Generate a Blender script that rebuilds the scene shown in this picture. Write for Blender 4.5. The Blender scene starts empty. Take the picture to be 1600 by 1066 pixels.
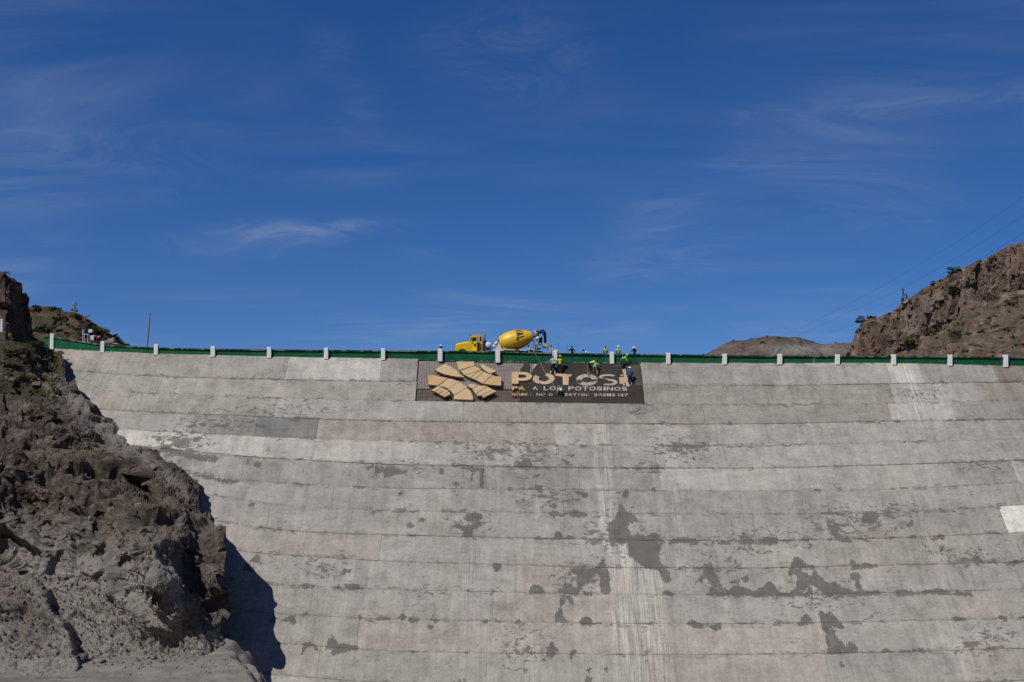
import bpy, math, random
import numpy as np
from mathutils import Vector, Matrix
R = math.radians
scene = bpy.context.scene
COL = scene.collection

# ------------------------------------------------------------------ camera
F = 1570.0                       # focal length in pixels of the 1600 px wide photograph
HY = 560.0                       # image row of the horizon
PITCH = math.atan((HY - 533.0) / F)
cam_d = bpy.data.cameras.new('camera'); cam = bpy.data.objects.new('camera', cam_d)
COL.objects.link(cam)
cam_d.sensor_width = 36.0; cam_d.lens = 36.0 * F / 1600.0
cam_d.clip_start = 0.1; cam_d.clip_end = 30000
cam.location = (0, 0, 0); cam.rotation_euler = (R(90) + PITCH, 0, 0)
scene.camera = cam

# ------------------------------------------------------------------ sun direction, sky, exposure
SUN = Vector((-0.43, -0.42, 0.80)).normalized()
SUN_EL = math.asin(SUN.z)
SUN_AZ = math.atan2(SUN.x, SUN.y)          # clockwise from +Y
sun_d = bpy.data.lights.new('sun', 'SUN'); sun = bpy.data.objects.new('sun', sun_d)
COL.objects.link(sun)
sun_d.energy = 3.6; sun_d.angle = R(0.53); sun_d.color = (1.0, 0.955, 0.89)
sun.rotation_euler = SUN.to_track_quat('Z', 'Y').to_euler()
sun.location = (-60, -40, 120)

world = bpy.data.worlds.new('World'); scene.world = world; world.use_nodes = True
wn = world.node_tree.nodes; wl = world.node_tree.links; wn.clear()
def wnode(t, **k):
    n = wn.new(t)
    for a, b in k.items(): setattr(n, a, b)
    return n
def ray(px, py):
    cp, sp = math.cos(PITCH), math.sin(PITCH)
    a = (px - 800.0) / F; b = (533.0 - py) / F
    return np.array([a, cp - b * sp, sp + b * cp])
w_out = wnode('ShaderNodeOutputWorld'); w_bg = wnode('ShaderNodeBackground')
sky = wnode('ShaderNodeTexSky', sky_type='NISHITA', sun_disc=False)
sky.sun_elevation = SUN_EL; sky.sun_rotation = SUN_AZ
sky.altitude = 2000; sky.air_density = 1.0; sky.dust_density = 0.15; sky.ozone_density = 3.0
w_tc = wnode('ShaderNodeTexCoord')
w_sat = wnode('ShaderNodeHueSaturation'); w_sat.inputs['Saturation'].default_value = 1.315
w_sat.inputs['Hue'].default_value = 0.512
wl.new(sky.outputs[0], w_sat.inputs['Color'])
# clear, dry highland air: no pale band at the horizon
s_map = wnode('ShaderNodeVectorMath', operation='MULTIPLY_ADD'); wl.new(w_tc.outputs['Generated'], s_map.inputs[0])
s_map.inputs[1].default_value = (1, 1, 0.95); s_map.inputs[2].default_value = (0, 0, 0.165)
s_nrm = wnode('ShaderNodeVectorMath', operation='NORMALIZE'); wl.new(s_map.outputs[0], s_nrm.inputs[0]); wl.new(s_nrm.outputs[0], sky.inputs['Vector'])
# thin cirrus: streaky noise on a high flat layer, and a few wisps
sep = wnode('ShaderNodeSeparateXYZ'); wl.new(w_tc.outputs['Generated'], sep.inputs[0])
def wmath(op, a, b=None, c=None, clamp=False):
    n = wnode('ShaderNodeMath', operation=op); n.use_clamp = clamp
    for i, v in enumerate((a, b, c)):
        if v is None: continue
        if isinstance(v, (int, float)): n.inputs[i].default_value = v
        else: wl.new(v, n.inputs[i])
    return n.outputs[0]
zz = wmath('MAXIMUM', wmath('ADD', sep.outputs[2], 0.12), 0.03)
comb = wnode('ShaderNodeCombineXYZ')
wl.new(wmath('DIVIDE', sep.outputs[0], zz), comb.inputs[0]); wl.new(wmath('DIVIDE', sep.outputs[1], zz), comb.inputs[1])
def wnoise(vec, scale, sx, sy, rot, detail=6, rough=0.6, dist=0.6):
    m = wnode('ShaderNodeMapping'); m.inputs['Scale'].default_value = (sx, sy, 1); m.inputs['Rotation'].default_value = (0, 0, rot)
    wl.new(vec, m.inputs[0])
    n = wnode('ShaderNodeTexNoise'); n.inputs['Scale'].default_value = scale; n.inputs['Detail'].default_value = detail
    n.inputs['Roughness'].default_value = rough; n.inputs['Distortion'].default_value = dist
    wl.new(m.outputs[0], n.inputs['Vector']); return n.outputs[0]
def wramp(v, lo, hi):
    n = wnode('ShaderNodeMapRange', interpolation_type='SMOOTHSTEP')
    n.inputs['From Min'].default_value = lo; n.inputs['From Max'].default_value = hi
    wl.new(v, n.inputs['Value']); return n.outputs[0]
broad = wramp(wnoise(comb.outputs[0], 0.55, 1.0, 0.8, 0.35, 3, 0.5, 0.4), 0.42, 0.75)
streak = wramp(wnoise(comb.outputs[0], 1.6, 0.5, 1.0, 0.75, 7, 0.62, 1.6), 0.3, 0.85)
cloud = wmath('MULTIPLY', wmath('MULTIPLY', broad, streak), 0.36)
wvec = w_tc.outputs['Generated']
nz = wnode('ShaderNodeTexNoise'); nz.inputs['Scale'].default_value = 1.0; nz.inputs['Detail'].default_value = 7; nz.inputs['Roughness'].default_value = .62; nz.inputs['Distortion'].default_value = 2.2
m2 = wnode('ShaderNodeMapping'); m2.inputs['Scale'].default_value = (9, 3, 24); m2.inputs['Rotation'].default_value = (0, -.25, 0)
wl.new(wvec, m2.inputs[0]); wl.new(m2.outputs[0], nz.inputs['Vector']); wisp = wramp(nz.outputs[0], .25, .8)
for (px, py, rx, ry, tilt, amp) in ((445, 362, 95, 17, 0.0, .30), (565, 354, 75, 12, -0.12, .22), (800, 90, 140, 70, 0.6, .09), (515, 80, 40, 40, .6, .06),
                              (1380, 165, 230, 16, -0.16, .13), (1045, 318, 50, 8, 0.0, .14), (360, 385, 120, 22, 0.1, .10), (545, 492, 60, 10, .1, .08), (140, 245, 170, 60, .1, .10), (560, 165, 40, 40, 0, .07), (1180, 245, 90, 14, -.2, .07)):
    d = ray(px, py); d = d / np.linalg.norm(d)
    sub = wnode('ShaderNodeVectorMath', operation='SUBTRACT'); wl.new(wvec, sub.inputs[0]); sub.inputs[1].default_value = tuple(d)
    mp = wnode('ShaderNodeMapping', vector_type='POINT')
    mp.inputs['Rotation'].default_value = (0, tilt, 0); mp.inputs['Scale'].default_value = (F / rx, 2.0, F / ry)
    wl.new(sub.outputs[0], mp.inputs[0])
    ln = wnode('ShaderNodeVectorMath', operation='LENGTH'); wl.new(mp.outputs[0], ln.inputs[0])
    mask = wramp(ln.outputs['Value'], 1.6, 0.0)
    cloud = wmath('ADD', cloud, wmath('MULTIPLY', wmath('MULTIPLY', mask, wisp), amp))
w_mix = wnode('ShaderNodeMixRGB'); wl.new(wmath('MINIMUM', cloud, 0.8), w_mix.inputs[0]); wl.new(w_sat.outputs[0], w_mix.inputs[1])
w_mix.inputs[2].default_value = (5.0, 5.4, 6.0, 1)
wl.new(w_mix.outputs[0], w_bg.inputs['Color']); w_bg.inputs['Strength'].default_value = 0.089
wl.new(w_bg.outputs[0], w_out.inputs['Surface'])
world.cycles.sampling_method = 'MANUAL'; world.cycles.sample_map_resolution = 256
scene.cycles.max_bounces = 4; scene.cycles.diffuse_bounces = 3; scene.cycles.glossy_bounces = 2; scene.cycles.transparent_max_bounces = 4
scene.cycles.use_denoising = True
scene.render.film_transparent = False
vs = scene.view_settings
vs.view_transform = 'Standard'; vs.look = 'None'; vs.exposure = 0.0; vs.gamma = 1.0; vs.use_curve_mapping = False

# ------------------------------------------------------------------ maths helpers
def at(px, py, Y):
    r = ray(px, py); return r * (Y / r[1])
def rays(px, py):
    px = np.asarray(px, float); py = np.asarray(py, float)
    cp, sp = math.cos(PITCH), math.sin(PITCH)
    a = (px - 800.0) / F; b = (533.0 - py) / F
    return np.stack([a, cp - b * sp, sp + b * cp], -1)
def project(P):
    P = np.asarray(P, float); cp, sp = math.cos(PITCH), math.sin(PITCH)
    d = P[..., 1] * cp + P[..., 2] * sp; u = -P[..., 1] * sp + P[..., 2] * cp
    return 800 + F * P[..., 0] / d, 533 - F * u / d
def hash3(i, j, k, s):
    h = (i.astype(np.int64) * 374761393 + j.astype(np.int64) * 668265263 + k.astype(np.int64) * 2147483647 + s * 974711) & 0xffffffff
    h = ((h ^ (h >> 13)) * 1274126177) & 0xffffffff
    h = ((h ^ (h >> 16)) * 2246822519) & 0xffffffff
    return ((h ^ (h >> 15)) & 0xffffff) / float(0x1000000)
def vnoise(P, scale, seed=0):
    q = P * scale; i = np.floor(q).astype(np.int64); f = q - i; f = f * f * f * (f * (f * 6 - 15) + 10)
    out = 0
    for dx in (0, 1):
        for dy in (0, 1):
            for dz in (0, 1):
                w = (f[:, 0] if dx else 1 - f[:, 0]) * (f[:, 1] if dy else 1 - f[:, 1]) * (f[:, 2] if dz else 1 - f[:, 2])
                out = out + w * hash3(i[:, 0] + dx, i[:, 1] + dy, i[:, 2] + dz, seed)
    return out * 2 - 1
def fbm(P, scale, octv=4, seed=0, gain=0.5):
    o = 0; a = 1
    for k in range(octv):
        o = o + a * vnoise(P + k * 17.3, scale * 2.03 ** k, seed + k); a *= gain
    return o
def facets(P, scale, seed=0, tilt=0.6, step=0.5, beta=34.0):
    """blocky rock: Voronoi blocks, each its own tilted plane, with short ramps between neighbours"""
    q = P * scale; i0 = np.floor(q).astype(np.int64); D = []; V = []
    for dx in (-1, 0, 1):
        for dy in (-1, 0, 1):
            for dz in (-1, 0, 1):
                i = i0 + np.array([dx, dy, dz]); h = lambda s: hash3(i[:, 0], i[:, 1], i[:, 2], seed + s)
                d = q - np.stack([i[:, a] + h(a) for a in range(3)], -1)
                D.append((d ** 2).sum(1)); V.append(((h(7) * 2 - 1) * d[:, 0] + (h(8) * 2 - 1) * d[:, 1] + (h(9) * 2 - 1) * d[:, 2]) * tilt + (h(13) * 2 - 1) * step)
    D = np.array(D); V = np.array(V); w = np.exp(-beta * (D - D.min(0))); v = (w * V).sum(0) / w.sum(0); Ds = np.partition(D, 1, 0)
    return v, np.clip((np.sqrt(Ds[1]) - np.sqrt(Ds[0])) / .12, 0, 1)
def ridged(P, scale, octv=4, seed=0, gain=.55):
    o = 0; a = 1
    for k in range(octv):
        o = o + a * (1 - 2.2 * np.abs(vnoise(P + k * 11.7, scale * 2.1 ** k, seed + k))); a *= gain
    return o
def smooth_table(xs, ys, lo, hi, n=900, sig=12):
    g = np.linspace(lo, hi, n); v = np.interp(g, xs, ys)
    k = np.exp(-0.5 * (np.arange(-3 * sig, 3 * sig + 1) / sig) ** 2); k /= k.sum()
    vp = np.concatenate([v[0] + (v[0] - v[1:3 * sig + 1][::-1]), v, v[-1] + (v[-1] - v[-3 * sig - 1:-1][::-1])])
    return g, np.convolve(vp, k, 'valid')

# ------------------------------------------------------------------ object helpers
def tag(o, label=None, cat=None, group=None, kind=None):
    if label: o['label'] = label
    if cat: o['category'] = cat
    if group: o['group'] = group
    if kind: o['kind'] = kind
    return o
def empty(name, loc, label=None, cat=None, group=None, rz=0):
    o = bpy.data.objects.new(name, None); COL.objects.link(o); o.location = tuple(loc); o.rotation_euler = (0, 0, rz)
    o.empty_display_size = 0.3
    return tag(o, label, cat, group)
class B:
    """collects shapes, builds ONE mesh object"""
    def __init__(s): s.v = []; s.f = []; s.m = []; s.cur = 0; s.sm = []
    def add(s, vs, fs, smooth=False):
        o = len(s.v); s.v += [tuple(map(float, p)) for p in vs]; s.f += [tuple(o + i for i in f) for f in fs]
        s.m += [s.cur] * len(fs); s.sm += [smooth] * len(fs); return s
    def box(s, c, d, rot=None, bev=0.0):
        hx, hy, hz = d[0] / 2, d[1] / 2, d[2] / 2
        if bev <= 0:
            vs = [Vector((x, y, z)) for x in (-hx, hx) for y in (-hy, hy) for z in (-hz, hz)]
            fs = [(0, 1, 3, 2), (4, 6, 7, 5), (0, 4, 5, 1), (2, 3, 7, 6), (0, 2, 6, 4), (1, 5, 7, 3)]
        else:
            b = min(bev, hx * .9, hy * .9, hz * .9); vs = []; fs = []; idx = {}
            for sx in (-1, 1):
                for sy in (-1, 1):
                    for sz in (-1, 1):
                        for a in range(3):
                            p = [sx * (hx - b), sy * (hy - b), sz * (hz - b)]; p[a] = (sx * hx, sy * hy, sz * hz)[a]
                            idx[(sx, sy, sz, a)] = len(vs); vs.append(Vector(p))
            I = lambda *k: idx[k]
            for a in range(3):
                o1, o2 = (a + 1) % 3, (a + 2) % 3
                for sg in (-1, 1):
                    q = []
                    for (u, w) in ((-1, -1), (1, -1), (1, 1), (-1, 1)):
                        k = [0, 0, 0]; k[a] = sg; k[o1] = u; k[o2] = w; q.append(I(k[0], k[1], k[2], a))
                    fs.append(tuple(q if sg > 0 else q[::-1]))
                for u in (-1, 1):
                    for w in (-1, 1):
                        k0 = [0, 0, 0]; k1 = [0, 0, 0]; k0[a] = -1; k1[a] = 1; k0[o1] = k1[o1] = u; k0[o2] = k1[o2] = w
                        q = [I(*k0, o1), I(*k1, o1), I(*k1, o2), I(*k0, o2)]
                        fs.append(tuple(q if u * w > 0 else q[::-1]))
            for sx in (-1, 1):
                for sy in (-1, 1):
                    for sz in (-1, 1):
                        q = [I(sx, sy, sz, 0), I(sx, sy, sz, 1), I(sx, sy, sz, 2)]; fs.append(tuple(q if sx * sy * sz > 0 else q[::-1]))
        if rot is not None: vs = [rot @ p for p in vs]
        c = Vector(c); return s.add([p + c for p in vs], fs)
    def cyl(s, p0, p1, r0, r1=None, n=10, cap=True, smooth=True):
        r1 = r0 if r1 is None else r1
        p0 = Vector(p0); p1 = Vector(p1); d = (p1 - p0).normalized()
        a = d.orthogonal().normalized(); b = d.cross(a)
        vs = [p0 + (a * math.cos(t) + b * math.sin(t)) * r0 for t in np.linspace(0, 2 * math.pi, n, endpoint=False)]
        vs += [p1 + (a * math.cos(t) + b * math.sin(t)) * r1 for t in np.linspace(0, 2 * math.pi, n, endpoint=False)]
        s.add(vs, [(i, (i + 1) % n, n + (i + 1) % n, n + i) for i in range(n)], smooth)
        if cap: s.add(vs, [tuple(range(n))[::-1], tuple(range(n, 2 * n))])
        return s
    def tube(s, pts, r, n=6):
        pts = [Vector(p) for p in pts]
        for i in range(len(pts) - 1): s.cyl(pts[i], pts[i + 1], r if not hasattr(r, '__len__') else r[i], r if not hasattr(r, '__len__') else r[i + 1], n, cap=(i in (0, len(pts) - 2)))
        return s
    def lathe(s, prof, o, ax, n=20, smooth=True):
        o = Vector(o); ax = Vector(ax).normalized(); a = ax.orthogonal().normalized(); b = ax.cross(a); vs = []; fs = []
        for (t, r) in prof:
            for k in range(n):
                th = 2 * math.pi * k / n; vs.append(o + ax * t + (a * math.cos(th) + b * math.sin(th)) * max(r, 1e-4))
        for i in range(len(prof) - 1):
            for k in range(n): fs.append((i * n + k, i * n + (k + 1) % n, (i + 1) * n + (k + 1) % n, (i + 1) * n + k))
        return s.add(vs, fs, smooth)
    def ell(s, c, r, nu=10, nv=7, rot=None, smooth=True):
        prof = [(math.cos(math.pi * i / nv), math.sin(math.pi * i / nv)) for i in range(nv + 1)]; vs = []; fs = []
        for (z, q) in prof:
            for k in range(nu):
                th = 2 * math.pi * k / nu; p = Vector((r[0] * q * math.cos(th), r[1] * q * math.sin(th), r[2] * z))
                if rot is not None: p = rot @ p
                vs.append(p + Vector(c))
        for i in range(nv):
            for k in range(nu): fs.append((i * nu + k, (i + 1) * nu + k, (i + 1) * nu + (k + 1) % nu, i * nu + (k + 1) % nu))
        return s.add(vs, fs, smooth)
    def prism(s, poly, ext):
        """poly: ordered 3-D points, ext: extrusion vector"""
        n = len(poly); e = Vector(ext); vs = [Vector(p) for p in poly] + [Vector(p) + e for p in poly]
        return s.add(vs, [tuple(range(n))[::-1], tuple(range(n, 2 * n))] + [(i, (i + 1) % n, n + (i + 1) % n, n + i) for i in range(n)])
    def build(s, name, mats, parent=None, org=None):
        if not isinstance(mats, (list, tuple)): mats = [mats]
        me = bpy.data.meshes.new(name)
        v = s.v
        if org is not None: v = [(p[0] - org[0], p[1] - org[1], p[2] - org[2]) for p in v]
        me.from_pydata(v, [], s.f)
        for m in mats: me.materials.append(m)
        me.polygons.foreach_set('material_index', s.m); me.polygons.foreach_set('use_smooth', s.sm); me.update()
        o = bpy.data.objects.new(name, me); COL.objects.link(o)
        if parent is not None: o.parent = parent
        elif org is not None: o.location = tuple(org)
        return o
def grid_obj(name, P, mat, parent=None, org=(0, 0, 0), smooth=True, attrs=None, closed=False, flip=False):
    """P: rows x cols x 3"""
    r, c = P.shape[:2]; me = bpy.data.meshes.new(name)
    v = (P.reshape(-1, 3) - np.array(org)); idx = np.arange(r * c).reshape(r, c)
    q = np.stack([idx[:-1, :-1], idx[:-1, 1:], idx[1:, 1:], idx[1:, :-1]], -1).reshape(-1, 4)
    if flip: q = q[:, ::-1]
    me.vertices.add(len(v)); me.vertices.foreach_set('co', v.astype(np.float32).ravel())
    me.loops.add(q.size); me.loops.foreach_set('vertex_index', q.astype(np.int32).ravel())
    me.polygons.add(len(q)); me.polygons.foreach_set('loop_start', np.arange(0, q.size, 4, dtype=np.int32))
    me.polygons.foreach_set('use_smooth', np.full(len(q), smooth)); me.update(calc_edges=True)
    if attrs:
        for k, a in attrs.items():
            a = np.asarray(a)
            if a.ndim == 2 and a.shape[1] == 3:
                at_ = me.attributes.new(k, 'FLOAT_VECTOR', 'POINT'); at_.data.foreach_set('vector', a.astype(np.float32).ravel())
            else:
                at_ = me.attributes.new(k, 'FLOAT', 'POINT'); at_.data.foreach_set('value', a.astype(np.float32).ravel())
    me.materials.append(mat)
    o = bpy.data.objects.new(name, me); COL.objects.link(o)
    if parent is not None: o.parent = parent
    else: o.location = tuple(org)
    return o

# ------------------------------------------------------------------ material helpers
class NT:
    def __init__(s, name, rough=0.9, spec=0.2, metal=0.0):
        s.m = bpy.data.materials.new(name); s.m.use_nodes = True; s.t = s.m.node_tree; s.n = s.t.nodes; s.l = s.t.links
        s.b = s.n['Principled BSDF']; s.b.inputs['Roughness'].default_value = rough
        s.b.inputs['Specular IOR Level'].default_value = spec; s.b.inputs['Metallic'].default_value = metal
        s.tc = s.n.new('ShaderNodeTexCoord')
    def put(s, v, sock):
        if isinstance(v, (int, float)): sock.default_value = v
        elif isinstance(v, (tuple, list)): sock.default_value = tuple(v) + ((1,) if len(v) == 3 and len(sock.default_value) == 4 else ())
        else: s.l.new(v, sock)
    def math(s, op, a, b=None, c=None, clamp=False):
        n = s.n.new('ShaderNodeMath'); n.operation = op; n.use_clamp = clamp
        for i, v in enumerate((a, b, c)):
            if v is not None: s.put(v, n.inputs[i])
        return n.outputs[0]
    def attr(s, name, out='Fac'):
        n = s.n.new('ShaderNodeAttribute'); n.attribute_name = name; return n.outputs[out]
    def noise(s, scale, detail=4, rough=0.55, vec=None, sc=(1, 1, 1), dist=0.0, loc=(0, 0, 0)):
        mp = s.n.new('ShaderNodeMapping'); mp.inputs['Scale'].default_value = sc; mp.inputs['Location'].default_value = loc
        s.l.new(vec if vec is not None else s.tc.outputs['Object'], mp.inputs[0])
        n = s.n.new('ShaderNodeTexNoise'); n.inputs['Scale'].default_value = scale; n.inputs['Detail'].default_value = detail
        n.inputs['Roughness'].default_value = rough; n.inputs['Distortion'].default_value = dist
        s.l.new(mp.outputs[0], n.inputs['Vector']); return n.outputs[0]
    def voro(s, scale, vec=None, sc=(1, 1, 1), feature='F1', out=0):
        mp = s.n.new('ShaderNodeMapping'); mp.inputs['Scale'].default_value = sc
        s.l.new(vec if vec is not None else s.tc.outputs['Object'], mp.inputs[0])
        n = s.n.new('ShaderNodeTexVoronoi'); n.feature = feature; n.inputs['Scale'].default_value = scale
        s.l.new(mp.outputs[0], n.inputs['Vector']); return n.outputs[out]
    def ramp(s, v, lo, hi, a=0.0, b=1.0, smooth=True):
        n = s.n.new('ShaderNodeMapRange'); n.interpolation_type = 'SMOOTHSTEP' if smooth else 'LINEAR'
        s.put(v, n.inputs['Value']); n.inputs['From Min'].default_value = lo; n.inputs['From Max'].default_value = hi
        n.inputs['To Min'].default_value = a; n.inputs['To Max'].default_value = b; return n.outputs[0]
    def mix(s, f, a, b, mode='MIX'):
        n = s.n.new('ShaderNodeMixRGB'); n.blend_type = mode; s.put(f, n.inputs[0]); s.put(a, n.inputs[1]); s.put(b, n.inputs[2]); return n.outputs[0]
    def color(s, v): s.put(v, s.b.inputs['Base Color']); return s
    def bump(s, h, strength=0.5, dist=0.05):
        n = s.n.new('ShaderNodeBump'); n.inputs['Strength'].default_value = strength; n.inputs['Distance'].default_value = dist
        s.l.new(h, n.inputs['Height']); s.l.new(n.outputs[0], s.b.inputs['Normal']); return s
def plain(name, col, rough=0.6, spec=0.3, metal=0.0, var=0.18, scale=3.0, bump=0.0):
    m = NT(name, rough, spec, metal)
    n = m.noise(scale, 5, 0.6); f = m.ramp(n, 0.3, 0.75)
    dark = tuple(c * (1 - var) for c in col); lite = tuple(min(1, c * (1 + var * .6)) for c in col)
    m.color(m.mix(f, dark, lite))
    if bump: m.bump(m.noise(scale * 6, 4), bump, 0.02)
    return m.m
# ------------------------------------------------------------------ dam geometry
SL = 0.88                                    # horizontal run per metre of drop
NRM = np.array([0, -1, SL]) / math.sqrt(1 + SL * SL)      # outward normal of the face
UPS = np.array([0, SL, 1]) / math.sqrt(1 + SL * SL)       # up the slope
crest_px = [-200, 0, 82, 161, 244, 333, 421, 510, 599, 688, 778, 867, 956, 1044, 1132, 1218, 1308, 1396, 1484, 1571, 1700, 1900]
crest_py = [541, 544, 545.5, 549.5, 553.5, 556, 558, 559.5, 561, 563, 565, 566.5, 567, 567.5, 568, 568, 568, 568, 570, 572, 575, 580]
crest_Y = [120, 110, 106, 102.8, 100, 98.6, 98.1, 98, 98, 98, 98, 98, 98, 98, 98, 98, 98, 98, 98.4, 99.3, 101.5, 107]
cp_ = np.array([at(a, b, c) for a, b, c in zip(crest_px, crest_py, crest_Y)])
gX, gY = smooth_table(cp_[:, 0], cp_[:, 1], -75, 68); _, gZ = smooth_table(cp_[:, 0], cp_[:, 2], -75, 68)
Yc = lambda x: np.interp(x, gX, gY); Zc = lambda x: np.interp(x, gX, gZ)
def face_hit(px, py):
    r = rays(px, py); t = np.full(r.shape[:-1], 95.0)
    for _ in range(12):
        x = t * r[..., 0]; t = (Yc(x) - SL * Zc(x)) / (r[..., 1] - SL * r[..., 2])
    return r * t[..., None]
def face_xh(x, h, out=0.0):
    """point on the face at plan position x, h metres below the crest line, out metres proud"""
    x = np.asarray(x, float); h = np.asarray(h, float)
    P = np.stack([x + 0 * h, Yc(x) - SL * h, Zc(x) - h], -1)
    return P + NRM * np.asarray(out)[..., None]
jpx = [-140, 60, 205, 400, 500, 600, 950, 1180, 1400, 1600, 1760]
J = [[545, 575, 587, 592.5, 594.5, 596, 600.5, 603, 599.5, 597, 594],
     [572, 604, 613.5, 621.6, 624, 626, 631, 633.6, 631, 626, 622],
     [600, 633, 643, 650.6, 655, 658, 662.5, 663, 658, 655.5, 652],
     [625, 662, 673, 682, 686.6, 689, 697, 697.6, 691.5, 686.5, 682],
     [648, 686, 696, 715, 720, 726, 731.7, 732, 726.5, 719, 713],
     [672, 710, 722, 753, 759, 763, 766.4, 767.5, 765, 753.6, 744],
     [697, 735, 752, 786, 794.4, 798, 802.8, 804, 802, 789, 779],
     [730, 770, 790, 825, 833, 836, 843.8, 845.5, 841, 832, 822],
     [768, 810, 832, 866, 870, 877, 887, 888, 883, 878.5, 868],
     [810, 855, 880, 911, 917, 921, 928.8, 929, 926, 921, 910],
     [855, 900, 925, 957, 962.7, 968, 974.4, 975, 971, 966, 955],
     [898, 945, 970, 1003, 1009.6, 1018, 1023, 1023, 1019, 1013.5, 1002],
     [946, 995, 1020, 1052, 1060, 1068, 1073, 1073, 1069, 1064, 1052]]
for dj in (54, 57, 60): J.append([v + dj for v in J[-1]])
XL, XR = -68.0, 62.0
xs_d = np.linspace(XL, XR, 700)
H = [np.zeros(700)]
for row in J:
    pxs = np.linspace(-140, 1760, 800)
    _, pys = smooth_table(jpx, row, -140, 1760, 800, 16)
    P = face_hit(pxs, pys); H.append(np.interp(xs_d, P[:, 0], Zc(P[:, 0]) - P[:, 2]))
for k in range(1, len(H)): H[k] = np.maximum(H[k], H[k - 1] + 0.6)
hk = lambda k, x: np.interp(x, xs_d, H[k])
Z_FLOOR = -31.5

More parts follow.
